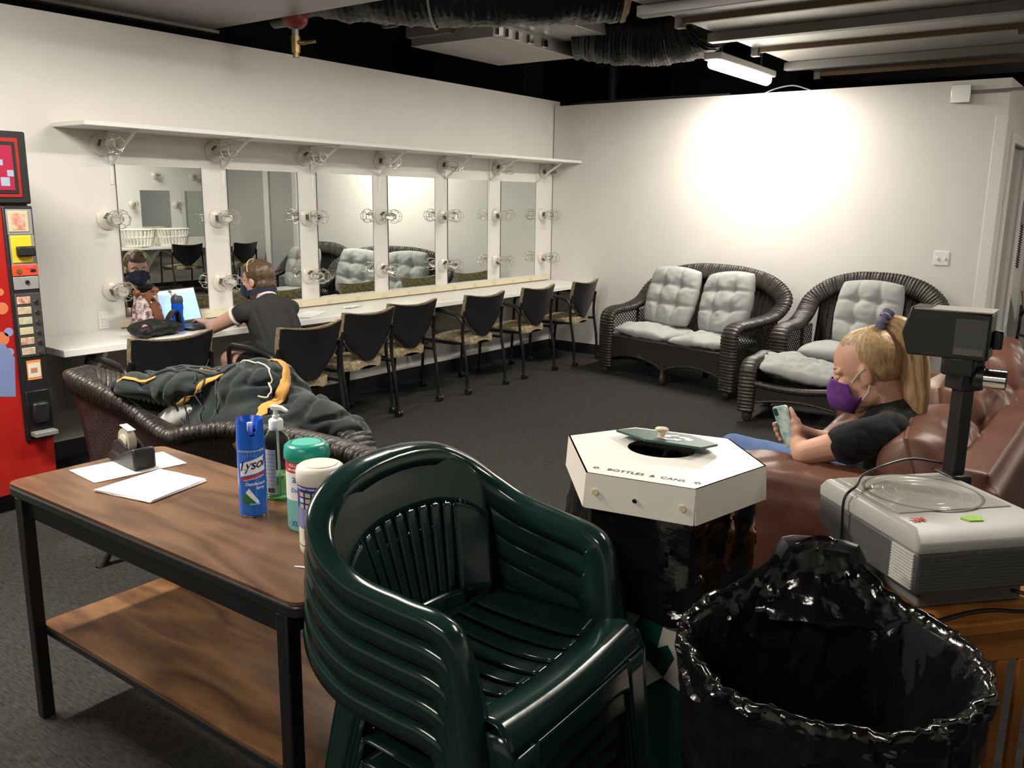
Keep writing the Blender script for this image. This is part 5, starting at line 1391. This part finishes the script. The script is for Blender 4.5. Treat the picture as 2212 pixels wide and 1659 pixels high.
# ================================================================ people
SKIN1 = mat('fair skin', (0.50, 0.265, 0.185), 0.5, sss=0.12, var=(9.0, (0.56, 0.31, 0.22), 0.35, (1,1,1)), bump=('noise', 300, 0.05, 0.001))
SKIN2 = mat('pale skin', (0.47, 0.27, 0.205), 0.5, sss=0.12, var=(9.0, (0.52, 0.31, 0.24), 0.35, (1,1,1)))
def frame(fwd, up):
    F = Vector(fwd).normalized(); U = (Vector(up)-F*F.dot(Vector(up))).normalized(); S = U.cross(F)   # S = person's left
    return F, S, U
class Head:
    def __init__(s, c, fwd, up, k): s.c = Vector(c); s.F, s.S, s.U = frame(fwd, up); s.k = k
    def P(s, f, a, u): return s.c + (s.F*f + s.S*a + s.U*u)*s.k
    def M(s): return Matrix((s.F, s.S, s.U)).transposed()
    def ell(s, m, f, a, u, r, nu=20, nv=14): m.ell(s.P(f, a, u), (r[0]*s.k, r[1]*s.k, r[2]*s.k), s.M(), nu, nv)
    def cap(s, m, p, q, r0, r1): m.cap(s.P(*p), s.P(*q), r0*s.k, r1*s.k)
def head_mesh(m, H):
    H.ell(m, -0.010, 0, 0.028, (0.096, 0.075, 0.090)); H.ell(m, 0.025, 0, -0.040, (0.066, 0.057, 0.076))
    H.ell(m, 0.052, 0, -0.096, (0.032, 0.032, 0.024)); H.ell(m, 0.015, 0.034, -0.070, (0.05, 0.022, 0.035)); H.ell(m, 0.015, -0.034, -0.070, (0.05, 0.022, 0.035))
    for a in (-1, 1):
        H.ell(m, 0.060, a*0.036, -0.026, (0.028, 0.026, 0.028))
        H.cap(m, (0.080, a*0.012, 0.020), (0.066, a*0.048, 0.016), 0.011, 0.010)
        H.ell(m, -0.008, a*0.076, -0.012, (0.019, 0.008, 0.031)); H.ell(m, -0.004, a*0.074, -0.032, (0.012, 0.009, 0.012))
    H.cap(m, (0.086, 0, 0.006), (0.106, 0, -0.034), 0.009, 0.013); H.ell(m, 0.094, 0.011, -0.038, (0.012, 0.009, 0.009)); H.ell(m, 0.094, -0.011, -0.038, (0.012, 0.009, 0.009))
    H.cap(m, (0.082, 0.020, -0.070), (0.082, -0.020, -0.070), 0.009, 0.009)
def finger(m, pts, r0, r1):
    n = len(pts)
    for i in range(n-1):
        m.cap(pts[i], pts[i+1], r0+(r1-r0)*i/(n-1), r0+(r1-r0)*(i+1)/(n-1), 10)
def mask_obj(H, mt, parent, name='face_mask', top=0.006, wide=1.25):
    m = MB()
    def f(u, v, off):
        th = (2*u-1)*wide; k = cos(th)
        tz = top-0.030*abs(2*u-1)**1.5; bz = -0.118+0.045*abs(2*u-1)**1.3
        z = bz+(tz-bz)*v
        c = exp(-(th/0.42)**2)
        r = 0.090+0.036*c*sin(pi*min(max(v*0.95+0.02, 0), 1))**0.8+0.004*noise.noise(Vector((th*3, v*5, 2)))
        ff = 0.008+(r-0.005)*max(k, 0)**0.75*(1 if k > 0 else 0)
        aa = 0.073*sin(th)*(1-0.10*(1-v))/0.95
        low = max(0.35-v, 0)/0.35
        return H.P(ff-0.030*low*low+off, aa*(1+off*3), z)
    m.grid(lambda u, v: f(u, v, 0.004), 30, 18); 
    o = m.build(name, mt, parent, smooth=80)
    sd = o.modifiers.new('solid', 'SOLIDIFY'); sd.thickness = 0.003; sd.offset = 0
    return o
def streak_mat(name, c1, c2, st):
    return mat(name, c1, 0.42, var=(40.0, c2, 0.22, st), bump=('noise', 60, 0.25, 0.003))

# ---------------------------------------------------------------- girl on the couch
t = thing('person', 'person in black T-shirt and purple mask on the brown couch holding a phone', 'person', (-0.75, 3.15, 0))
o = Vector((-0.75, 3.15, 0))
H = Head(Vector((-0.757, 3.10, 1.045))-o, (-0.92, -0.08, -0.38), (-0.32, 0.02, 0.94), 1.17)
W = lambda x, y, z: Vector((x, y, z))-o
skin = MB()
head_mesh(skin, H)
skin.cap(H.P(-0.030, 0, -0.060), W(-0.655, 3.13, 0.88), 0.060, 0.064)
skin.cap(W(-0.655, 3.13, 0.88), W(-0.62, 3.15, 0.62), 0.075, 0.11)          # trunk under the shirt
skin.cap(W(-0.640, 3.00, 0.875), W(-0.655, 3.25, 0.875), 0.055, 0.055)
LSH = W(-0.635, 2.965, 0.862); LEL = W(-0.885, 2.905, 0.765); LWR = W(-0.955, 3.035, 0.762)
RSH = W(-0.650, 3.29, 0.862); REL = W(-0.80, 3.36, 0.70); RWR = W(-0.925, 3.13, 0.772)
skin.cap(LSH, LSH.lerp(LEL, 0.5), 0.056, 0.052); skin.cap(LSH.lerp(LEL, 0.5), LEL, 0.052, 0.043); skin.cap(LEL, LEL.lerp(LWR, 0.45), 0.043, 0.039); skin.cap(LEL.lerp(LWR, 0.45), LWR, 0.039, 0.027)
skin.cap(RSH, REL, 0.052, 0.040); skin.cap(REL, RWR, 0.040, 0.026)
# phone frame
PT = W(-1.033, 3.05, 0.880); PBt = W(-0.977, 3.05, 0.742)
pu = (PT-PBt).normalized(); pn = Vector((-0.54, -0.84, 0)); pn = (pn-pu*pu.dot(pn)).normalized(); ps = pu.cross(pn).normalized()
if ps.x > 0: ps = -ps                       # ps points to the picture's left edge of the phone
pc_ = (PT+PBt)/2
def ph(s, u, n): return pc_+ps*s+pu*u+pn*n
# left hand: palm behind, four fingers round the left edge, thumb along the back
skin.cap(LWR, ph(-0.018, -0.048, -0.030), 0.027, 0.026); skin.cap(ph(-0.018, -0.050, -0.028), ph(-0.022, -0.008, -0.028), 0.026, 0.022); skin.cap(ph(0.002, -0.056, -0.026), ph(0.0, -0.012, -0.026), 0.022, 0.020)
for k, (u, l) in enumerate(((0.014, 1.0), (-0.006, 1.06), (-0.026, 1.0), (-0.046, 0.86))):
    finger(skin, [ph(0.004, u-0.004, -0.028), ph(0.044*l, u, -0.020), ph(0.055*l, u+0.001, 0.004), ph(0.036*l, u+0.002, 0.016)], 0.0098, 0.0080)
finger(skin, [ph(-0.026, -0.045, -0.026), ph(-0.046, -0.020, -0.012), ph(-0.046, 0.012, 0.004)], 0.0115, 0.0090)
# right hand cups the lower right edge
skin.cap(RWR, ph(-0.052, -0.020, -0.006), 0.026, 0.024); skin.cap(ph(-0.050, -0.030, -0.002), ph(-0.048, 0.012, -0.012), 0.023, 0.017)
finger(skin, [ph(-0.050, 0.010, -0.008), ph(-0.048, 0.038, -0.010), ph(-0.038, 0.060, -0.014)], 0.0115, 0.0085)
for k in range(4):
    finger(skin, [ph(-0.054, -0.010-0.014*k, -0.012), ph(-0.046, -0.022-0.014*k, -0.030), ph(-0.018, -0.030-0.013*k, -0.036)], 0.0095, 0.008)
# legs under the jeans and shoes reach the floor
skin.cap(W(-0.66, 3.10, 0.56), W(-1.32, 3.12, 0.60), 0.06, 0.045); skin.cap(W(-1.32, 3.12, 0.60), W(-1.38, 3.12, 0.10), 0.045, 0.03)
skin.cap(W(-0.66, 3.28, 0.56), W(-1.30, 3.32, 0.60), 0.06, 0.045); skin.cap(W(-1.30, 3.32, 0.60), W(-1.36, 3.34, 0.10), 0.045, 0.03)
blob('body', skin, SKIN1, t, 0.0052, 3)
# shirt
m = MB()
m.cap(W(-0.650, 3.10, 0.862), W(-0.635, 3.12, 0.60), 0.105, 0.130); m.cap(W(-0.655, 3.19, 0.862), W(-0.635, 3.19, 0.60), 0.105, 0.130)
m.cap(W(-0.715, 3.13, 0.83), W(-0.715, 3.15, 0.62), 0.075, 0.10)
m.cap(LSH+Vector((0, 0, 0.004)), LSH.lerp(LEL, 0.50), 0.074, 0.070); m.cap(RSH, RSH.lerp(REL, 0.5), 0.070, 0.066)
m.cap(LSH+Vector((-0.01, 0.06, 0.025)), W(-0.655, 3.07, 0.915), 0.055, 0.040); m.cap(RSH+Vector((0, -0.06, 0.025)), W(-0.66, 3.20, 0.915), 0.055, 0.040)
m.cap(W(-0.62, 3.06, 0.885), W(-0.62, 3.22, 0.885), 0.062, 0.062)
BTEE = mat('black jersey', (0.006, 0.006, 0.007), 0.85, spec=0.2, sheen=0.1, bump=('noise', 150, 0.1, 0.002))
blob('shirt', m, BTEE, t, 0.008, 5, lambda p, q: 0.006*noise.noise(p*13)-0.007*max(0.2-abs(noise.noise(Vector((p.x*9+p.z*8, p.y*6, p.z*5)))), 0)/0.2)
# jeans
m = MB()
for y0, y1 in ((3.09, 3.11), (3.27, 3.32)):
    m.cap(W(-0.66, y0, 0.565), W(-1.30, y1, 0.612), 0.095, 0.066); m.cap(W(-1.30, y1, 0.612), W(-1.37, y1+0.01, 0.12), 0.066, 0.048)
m.cap(W(-0.62, 3.08, 0.57), W(-0.62, 3.28, 0.57), 0.11, 0.11)
JEAN = mat('blue denim', (0.055, 0.095, 0.21), 0.8, var=(25.0, (0.085, 0.14, 0.28), 0.3, (1,1,1)), bump=('noise', 220, 0.2, 0.002))
blob('jeans', m, JEAN, t, 0.010, 4, lambda p, q: 0.005*noise.noise(p*14))
MB().ell(W(-1.25, 3.105, 0.674), (0.035, 0.022, 0.008), (Rz(0.2) @ Ry(0.0)).to_3x3()).build('torn_patch', mat('frayed patch', (0.55, 0.42, 0.34), 0.9), t)
for y in (3.12, 3.34):
    q = MB(); q.cap(W(-1.36, y, 0.045), W(-1.54, y-0.02, 0.040), 0.045, 0.036); q.cap(W(-1.36, y, 0.06), W(-1.37, y, 0.12), 0.042, 0.04)
    blob('shoe', q, mat('white shoe', (0.5, 0.5, 0.48), 0.6), t, 0.008, 3)
# hair, ponytail, scrunchie
HAIRB = streak_mat('blonde hair', (0.235, 0.140, 0.060), (0.40, 0.265, 0.135), (3.0, 3.0, 0.35))
m = MB()
H.ell(m, -0.036, 0, 0.036, (0.086, 0.0795, 0.086), 28, 20); H.ell(m, -0.050, 0, 0.000, (0.058, 0.072, 0.058), 24, 16); H.ell(m, -0.008, 0, 0.064, (0.072, 0.063, 0.058), 24, 16)
H.ell(m, -0.062, 0, 0.086, (0.036, 0.034, 0.036))
def hstr(p, q):
    d_ = p-H.P(-0.075, 0, 0.120)
    a = atan2(d_.dot(H.S), d_.dot(H.F)+0.0001); b_ = atan2(d_.dot(H.U), sqrt(d_.dot(H.S)**2+d_.dot(H.F)**2))
    return 0.0030*noise.noise(Vector((a*14, 1, 3)))+0.0016*noise.noise(Vector((a*40, b_, 3)))
blob('hair', m, HAIRB, t, 0.0055, 5, hstr)
pb = H.P(-0.082, 0, 0.125)
pony = [pb, W(-0.655, 3.105, 1.185), W(-0.622, 3.11, 1.11), W(-0.603, 3.105, 1.02), W(-0.582, 3.095, 0.93), W(-0.575, 3.09, 0.865)]
PP = spline(pony, 14); m = MB(); N = len(PP); vs = []; n = 40
for i, p in enumerate(PP):
    v = i/(N-1)
    a0_ = (PP[min(i+1, N-1)]-PP[max(i-1, 0)]).normalized(); e1 = a0_.cross(Vector((0.3, 1, 0))).normalized(); e2 = a0_.cross(e1)
    w = 0.018+0.021*min(v*4, 1)*(1-v)**0.25+0.010*sin(pi*v); w *= (1-0.75*max(v-0.7, 0)/0.3)
    for k in range(n):
        a = 2*pi*k/n
        q = 1+0.20*noise.noise(Vector((a*3.5, v*1.6, 4)))+0.12*noise.noise(Vector((cos(a)*6, sin(a)*6, v*3)))
        vs.append(p+(e1*cos(a)*1.15+e2*sin(a)*0.85)*w*q)
F_ = [(i*n+k, i*n+(k+1) % n, (i+1)*n+(k+1) % n, (i+1)*n+k) for i in range(N-1) for k in range(n)]
F_ += [tuple(range(n)), tuple((N-1)*n+k for k in range(n-1, -1, -1))]
m.add(vs, F_)
m.build('ponytail', HAIRB, t, smooth=80)
for k in range(14):   # loose strands
    a = random.uniform(0, 2*pi); r_ = 0.028
    MB().tube([p+Vector((cos(a)*r_*(0.9+0.5*i/4), sin(a)*r_*0.8, -0.004*i)) for i, p in enumerate([PP[int(j)] for j in (8, 24, 40, 56, 69)])], 0.0016, 4).build('loose_strand', HAIRB, t)
sc_ = MB(); ax = (PP[4]-PP[0]).normalized(); e1 = ax.cross(Vector((0, 1, 0))).normalized(); e2 = ax.cross(e1)
sc_.tube([pb+ax*0.008+(e1*cos(2*pi*k/40)+e2*sin(2*pi*k/40))*(0.028+0.005*sin(k*2.1)) for k in range(40)], [0.017+0.005*sin(k*1.7) for k in range(40)], 10, closed=True)
sc_.build('scrunchie', mat('lavender cloth', (0.15, 0.14, 0.22), 0.8), t, smooth=80)
# mask and loops
MASKP = mat('purple mask cloth', (0.085, 0.018, 0.16), 0.75, var=(30.0, (0.13, 0.035, 0.23), 0.25, (1,1,1)))
mk = mask_obj(H, MASKP, t)
for a in (1, -1):
    MB().tube([H.P(0.034, a*0.074, -0.022), H.P(0.012, a*0.081, -0.004), H.P(-0.012, a*0.083, 0.008)], 0.0035, 6, sx=1.6).build('ear_loop', CORD, mk)
    MB().tube([H.P(0.022, a*0.070, -0.078), H.P(-0.002, a*0.078, -0.060), H.P(-0.012, a*0.082, -0.042)], 0.003, 6, sx=1.6).build('ear_loop', CORD, mk)
LASH = mat('brow hair', (0.10, 0.055, 0.03), 0.7)
for a in (1, -1):
    MB().tube(spline([H.P(0.0835, a*0.020, -0.004), H.P(0.0845, a*0.030, -0.007), H.P(0.0765, a*0.042, -0.003)], 4), 0.0016, 5).build('eyelash', LASH, t)
    MB().ell(H.P(0.0735, a*0.030, 0.001), (0.0115*H.k, 0.0155*H.k, 0.010*H.k), H.M()).build('eyelid', SKIN1, t, smooth=180)
    MB().tube(spline([H.P(0.0850, a*0.018, 0.026), H.P(0.0795, a*0.034, 0.030), H.P(0.066, a*0.050, 0.024)], 4), 0.0024, 5).build('eyebrow', mat('fair brow', (0.26, 0.14, 0.07), 0.7), t)
# phone
q = thing('phone', 'phone in a marbled mint case held by the person on the couch', 'phone', (0, 0, 0))
PM = Matrix(((ps.x, pu.x, pn.x, (pc_+o).x), (ps.y, pu.y, pn.y, (pc_+o).y), (ps.z, pu.z, pn.z, (pc_+o).z), (0, 0, 0, 1)))
MB().prism(rrect(-0.039, 0.039, -0.078, 0.078, 0.010), -0.005, 0.005, M=PM).build('case', mat('marbled case', (0.20, 0.42, 0.40), 0.25, var=(38.0, (0.60, 0.66, 0.62), 0.12, (1,1,1))), q, bevel=0.0015)
MB().prism(rrect(-0.036, 0.036, -0.075, 0.075, 0.008), -0.0056, -0.0050, M=PM).build('screen', mat('phone screen', (0.01, 0.01, 0.012), 0.1, emit=((0.8, 0.9, 1.0), 0.4)), q, smooth=0)
MB().prism(rrect(0.012, 0.034, 0.045, 0.072, 0.006), 0.005, 0.0068, M=PM).build('camera_bump', mat('camera glass', (0.03, 0.05, 0.05), 0.1), q, smooth=0)

# ---------------------------------------------------------------- person at the counter
t = thing('person', 'person in grey ringer T-shirt and navy mask typing at the mirror counter', 'person', (-4.40, 3.50, 0))
o = Vector((-4.40, 3.50, 0))
H = Head(W(-4.612, 3.515, 1.085), (-0.93, -0.30, -0.16), (-0.15, -0.03, 0.98), 1.02)
skin = MB(); head_mesh(skin, H)
skin.cap(H.P(-0.028, 0, -0.060), W(-4.50, 3.50, 0.955), 0.052, 0.056)
skin.cap(W(-4.50, 3.50, 0.94), W(-4.36, 3.53, 0.58), 0.07, 0.10)
LSH = W(-4.50, 3.315, 0.905); LEL = W(-4.70, 3.235, 0.805); LWR = W(-4.90, 3.335, 0.800)
RSH = W(-4.49, 3.665, 0.900); REL = W(-4.66, 3.70, 0.790); RWR = W(-4.86, 3.50, 0.796)
for a, b, c in ((LSH, LEL, LWR), (RSH, REL, RWR)):
    skin.cap(a, a.lerp(b, 0.5), 0.050, 0.047); skin.cap(a.lerp(b, 0.5), b, 0.047, 0.041); skin.cap(b, b.lerp(c, 0.5), 0.042, 0.037); skin.cap(b.lerp(c, 0.5), c, 0.034, 0.023)
for wr_, dy in ((LWR, 0.0), (RWR, -0.02)):
    d_ = Vector((-0.95, -0.10, 0.0)).normalized(); s_ = Vector((0.10, -0.95, 0))
    pal = wr_+d_*0.055+Vector((0, 0, 0.010))
    for q in (-0.024, 0.0, 0.022): skin.cap(wr_+s_*q*0.6, pal+s_*q, 0.018, 0.014)
    for k, (q, l) in enumerate(((-0.030, 0.85), (-0.011, 1.0), (0.009, 1.06), (0.028, 0.96))):
        b0 = pal+s_*q
        finger(skin, [b0, b0+d_*0.030*l+Vector((0, 0, 0.008)), b0+d_*0.052*l+Vector((0, 0, -0.004)), b0+d_*0.066*l+Vector((0, 0, -0.018))], 0.0092, 0.0076)
    tb = wr_+d_*0.025+s_*(0.024 if wr_ is RWR else -0.024)
    sg = 1 if wr_ is RWR else -1
    finger(skin, [tb, tb+d_*0.030+s_*0.016*sg, tb+d_*0.052+s_*0.020*sg+Vector((0, 0, -0.008))], 0.011, 0.0088)
for sgn, y0, y1 in ((-1, 3.42, 3.37), (1, 3.62, 3.66)):
    skin.cap(W(-4.38, y0, 0.545), W(-4.74, y1, 0.575), 0.080, 0.058); skin.cap(W(-4.74, y1, 0.570), W(-4.70, y1, 0.36), 0.054, 0.052); skin.cap(W(-4.70, y1, 0.36), W(-4.66, y1, 0.10), 0.050, 0.032)
blob('body', skin, SKIN2, t, 0.0056, 3)
m = MB()
m.cap(W(-4.475, 3.42, 0.885), W(-4.36, 3.46, 0.56), 0.100, 0.118); m.cap(W(-4.475, 3.57, 0.885), W(-4.36, 3.60, 0.56), 0.100, 0.118)
m.cap(W(-4.46, 3.50, 0.91), W(-4.37, 3.53, 0.60), 0.10, 0.12)
for a, b in ((LSH, LEL), (RSH, REL)):
    m.cap(a, a.lerp(b, 0.06), 0.064, 0.060); m.cap(a+Vector((0.01, 0.06 if a is LSH else -0.06, 0.02)), W(-4.49, 3.50, 0.945), 0.055, 0.055)
GTEE = mat('charcoal jersey', (0.030, 0.030, 0.029), 0.9, spec=0.2, bump=('noise', 150, 0.1, 0.002))
blob('shirt', m, GTEE, t, 0.008, 5, lambda p, q: 0.006*noise.noise(p*10)-0.006*max(0.2-abs(noise.noise(Vector((p.x*8+p.z*7, p.y*5, p.z*4)))), 0)/0.2)
RIB = mat('white ribbing', (0.62, 0.60, 0.55), 0.85)
for a, b in ((LSH, LEL), (RSH, REL)):
    d_ = (b-a).normalized(); e1 = d_.orthogonal().normalized(); e2 = d_.cross(e1); c = a+(b-a)*0.06+d_*0.046
    MB().tube([c+(e1*cos(2*pi*k/28)+e2*sin(2*pi*k/28))*0.053 for k in range(28)], 0.010, 8, closed=True, sx=1.0).build('sleeve_trim', RIB, t)
c = W(-4.512, 3.503, 0.970); d_ = (H.P(-0.028, 0, -0.06)-W(-4.50, 3.50, 0.955)).normalized(); e1 = d_.orthogonal().normalized(); e2 = d_.cross(e1)
MB().tube([c+(e1*cos(2*pi*k/28)+e2*sin(2*pi*k/28))*0.064 for k in range(28)], 0.008, 8, closed=True).build('neck_trim', RIB, t)
m = MB()
for y0, y1 in ((3.42, 3.385), (3.62, 3.65)): m.cap(W(-4.36, y0, 0.545), W(-4.56, y1, 0.560), 0.100, 0.088)
m.cap(W(-4.34, 3.44, 0.55), W(-4.34, 3.60, 0.55), 0.105, 0.105)
blob('shorts', m, BTEE, t, 0.010, 4)
for y in (3.37, 3.66):
    q = MB(); q.cap(W(-4.65, y, 0.05), W(-4.84, y-0.01, 0.042), 0.046, 0.038); q.cap(W(-4.65, y, 0.06), W(-4.66, y, 0.14), 0.045, 0.045)
    blob('shoe', q, BLACKP, t, 0.008, 3)
HAIRD = streak_mat('brown hair', (0.055, 0.032, 0.017), (0.105, 0.066, 0.036), (3.0, 3.0, 0.5))
m = MB()
H.ell(m, -0.026, 0, 0.034, (0.098, 0.084, 0.094), 28, 20); H.ell(m, -0.052, 0, -0.030, (0.062, 0.072, 0.062), 24, 16); H.ell(m, 0.018, 0.0, 0.072, (0.068, 0.062, 0.050), 24, 16)
H.ell(m, -0.065, 0, -0.065, (0.036, 0.050, 0.035))
hh = blob('hair', m, HAIRD, t, 0.0055, 4, lambda p, q: 0.004*noise.noise(Vector((p.x*40, p.y*40, p.z*8)))+0.002*noise.noise(p*60))
pts = []
for k in range(25):
    a = -1.35+2.7*k/24
    pts.append(H.P(0.014-0.020*(1-cos(a)), 0.090*sin(a), 0.034+0.098*cos(a)))
MB().tube(pts, 0.0034, 8, sx=1.0).build('headband', mat('yellow headband', (0.55, 0.40, 0.14), 0.6), t)
NVY = mat('navy mask cloth', (0.012, 0.017, 0.045), 0.85)
mk = mask_obj(H, NVY, t)
for a in (1, -1):
    MB().grid(lambda u, v: H.P(0.046-0.085*u, a*(0.066+0.022*sin(pi*min(u*0.9+0.1, 1))), -0.060-0.035*v+0.008*u), 8, 3).build('mask_strap', NVY, mk)
MB().grid(lambda u, v: (lambda a: H.P(-0.030-0.086*cos(a), 0.080*sin(a), -0.082+0.026*v+0.0))(-1.4+2.8*u), 16, 3).build('mask_strap', NVY, mk, smooth=80)
for a in (1, -1):
    MB().ell(H.P(0.077, a*0.031, 0.000), (0.010, 0.015, 0.008), H.M()).build('eyeball', mat('eye white', (0.55, 0.52, 0.48), 0.3), t, smooth=180)
    MB().ell(H.P(0.0845, a*0.031, -0.001), (0.0040, 0.0062, 0.0062), H.M()).build('iris', mat('iris', (0.03, 0.035, 0.03), 0.2), t, smooth=180)
    MB().tube(spline([H.P(0.090, a*0.014, 0.022), H.P(0.087, a*0.032, 0.027), H.P(0.073, a*0.048, 0.020)], 4), 0.0028, 5).build('eyebrow', mat('brown brow', (0.07, 0.04, 0.025), 0.7), t)
c = RWR.lerp(REL, 0.10); d_ = (REL-RWR).normalized(); e1 = d_.orthogonal().normalized(); e2 = d_.cross(e1)
MB().tube([c+(e1*cos(2*pi*k/20)+e2*sin(2*pi*k/20))*0.028 for k in range(20)], 0.007, 6, closed=True).build('watch_band', BLACKP, t)

# ================================================================ things by the person
t = thing('laptop', 'open black laptop showing a pale blue document', 'laptop', (-5.03, 3.34, ZC), pi/2+0.20)
MB().box(-0.17, 0.17, -0.125, 0.115, 0.001, 0.017).build('keyboard_base', BLACKP, t, bevel=0.004)
MB().box(-0.145, 0.145, -0.02, 0.095, 0.0165, 0.0185).build('keys', mat('key black', (0.02, 0.02, 0.021), 0.5), t, bevel=0.001)
MB().box(-0.045, 0.045, -0.115, -0.045, 0.0165, 0.0178).build('touchpad', mat('pad grey', (0.035, 0.035, 0.036), 0.3), t)
SM = Tr(0, 0.115, 0.016) @ Rx(radians(-16))
s_ = MB().box(-0.17, 0.17, 0.0, 0.008, 0.0, 0.235, SM).build('lid', BLACKP, t, bevel=0.003)
MB().box(-0.160, 0.160, -0.0012, 0.0, 0.018, 0.226, SM).build('screen', mat('document screen', (0.3, 0.5, 0.7), 0.2, emit=((0.36, 0.60, 0.90), 0.62)), s_, smooth=0)
MB().box(-0.160, 0.160, -0.0018, -0.0008, 0.206, 0.226, SM).build('window_bar', mat('screen bar', (0.6, 0.65, 0.7), 0.2, emit=((0.85, 0.92, 1.0), 0.8)), s_, smooth=0)
for k in range(7): MB().box(-0.150, 0.12-0.05*(k % 3), -0.0018, -0.0008, 0.190-0.008*k, 0.1915-0.008*k, SM).build('text_line', mat('screen text', (0.2, 0.3, 0.4), 0.3, emit=((0.20, 0.32, 0.48), 0.5)), s_, smooth=0)
# water bottle
t = thing('water_bottle', 'blue translucent water bottle with grey flip straw lid', 'water bottle', (-4.955, 3.155, ZC))
BLG = mat('blue bottle plastic', (0.012, 0.10, 0.62), 0.08, trans=0.35, ior=1.2)
MB().lathe([(0, 0.0), (0.034, 0.0), (0.037, 0.006), (0.037, 0.075), (0.032, 0.095), (0.0335, 0.125), (0.037, 0.150), (0.034, 0.185), (0, 0.185)], 28).build('flask', BLG, t)
MB().lathe([(0.036, 0.180), (0.037, 0.186), (0.037, 0.205), (0.030, 0.222), (0, 0.226)], 28).build('lid', mat('slate lid', (0.045, 0.05, 0.065), 0.4), t)
MB().tube([(0, 0.0, 0.222), (-0.006, -0.02, 0.238), (-0.012, -0.045, 0.258)], 0.009, 10).build('straw_spout', mat('grey spout', (0.22, 0.22, 0.22), 0.5), t)
MB().tube([(0, -0.022, 0.232), (-0.006, -0.033, 0.243)], 0.011, 10).build('spout_collar', WPAINT, t)
MB().cyl((0.0, 0.0, 0.02), (0.0, 0.0, 0.19), 0.004, n=8).build('straw', mat('dark straw', (0.02, 0.03, 0.10), 0.4), t)
# floral bag
t = thing('floral_bag', 'small white floral handbag with brown leather straps', 'handbag', (-5.09, 3.03, ZC), 0.35)
t.scale = (1.25, 1.25, 1.22)
FLOR = mat('floral print', (0.58, 0.53, 0.50), 0.6, var=(48.0, (0.16, 0.06, 0.08), 0.09, (1,1,1)))
m = MB()
def bagf(u, v):
    a = 2*pi*u
    w = 0.085-0.018*v+0.006*sin(3*a+v*3); d_ = 0.060*(1-0.75*v)+0.012
    x = math.copysign(abs(cos(a))**0.6, cos(a))*w; y = math.copysign(abs(sin(a))**0.6, sin(a))*d_
    z = 0.19*v+0.016*v*abs(cos(a))**2*(1 if cos(a) > 0 else 0.7)
    return Vector((y+0.006*noise.noise(Vector((x*30, z*30, 2))), x, z))
m.grid(bagf, 48, 20, cu=True); m.prism([bagf(i/48, 0).xy.to_tuple() for i in range(48)], 0, 0.002)
m.build('pouch', FLOR, t, smooth=60)
TAN = mat('tan leather', (0.17, 0.062, 0.025), 0.4)
MB().tube([bagf(i/48, 1.0) for i in range(48)], 0.006, 8, closed=True).build('leather_rim', TAN, t)
for yy in (-0.028, -0.012, 0.004):
    MB().tube(spline([(0.028, yy-0.02, 0.20), (0.045, yy, 0.15), (0.066, yy+0.012, 0.08), (0.074, yy+0.018, 0.02)], 6), 0.007, 8, sx=1.4, sy=0.6).build('strap', TAN, t)
MB().tube(spline([(0.03, -0.03, 0.16), (0.05, -0.022, 0.178), (0.052, -0.004, 0.165), (0.044, 0.0, 0.145)], 6), 0.006, 8).build('strap_loop', TAN, t)
MB().tube([(0.05+0.0, -0.015+0.014*cos(2*pi*k/16), 0.15+0.014*sin(2*pi*k/16)) for k in range(16)], 0.0025, 6, closed=True).build('ring', CHROME, t)
for yy in (-0.07, 0.07): MB().ell((0.0, yy, 0.205), (0.02, 0.016, 0.018)).build('rim_tab', TAN, t)
# backpack
t = thing('backpack', 'black backpack slumped on the counter behind the armchair', 'backpack', (-4.885, 2.955, ZC))
o = Vector((-4.885, 2.955, ZC))
m = MB()
m.ell((0.0, -0.03, 0.052), (0.11, 0.15, 0.052)); m.ell((0.03, -0.10, 0.045), (0.085, 0.075, 0.045)); m.ell((-0.01, 0.08, 0.045), (0.10, 0.10, 0.045)); m.ell((0.02, 0.02, 0.06), (0.08, 0.10, 0.045))
BPK = mat('black nylon', (0.008, 0.008, 0.009), 0.6, bump=('noise', 60, 0.3, 0.004))
blob('bag_body', m, BPK, t, 0.010, 3, lambda p, q: 0.010*noise.noise(p*14)-0.006*max(0.2-abs(noise.noise(p*18)), 0)/0.2)
m = MB()
m.grid(lambda u, v: Vector((0.03-0.02*u, 0.055+0.11*u+0.02*sin(pi*u), 0.075+0.075*sin(pi*min(u*1.15, 1))**0.7*(1 if u < 0.9 else 0.85)))+Vector((0.05*v-0.025, 0, 0.0)), 20, 5)
ob = m.build('shoulder_strap', BPK, t, smooth=80); sd = ob.modifiers.new('solid', 'SOLIDIFY'); sd.thickness = 0.012
MB().ell((0.075, -0.115, 0.072), (0.012, 0.020, 0.016)).build('pink_patch', mat('pink patch', (0.45, 0.20, 0.19), 0.7), t)
# ================================================================ wall phone beyond the back wall
t = thing('wall_phone', 'grey wall phone with hanging black coiled cord beyond the back wall', 'phone', (-1.08, 9.42, 1.55))
MB().box(0.0, 0.05, -0.10, 0.10, -0.11, 0.11).build('housing', mat('phone grey', (0.30, 0.30, 0.29), 0.5), t, bevel=0.01)
MB().box(0.05, 0.085, -0.09, -0.04, -0.10, 0.10).build('handset', BLACKP, t, bevel=0.012)
MB().tube([(0.03+0.012*cos(k*1.1), -0.03+0.012*sin(k*1.1), -0.11-0.004*k) for k in range(100)], 0.005, 5).build('coiled_cord', BLACKP, t)
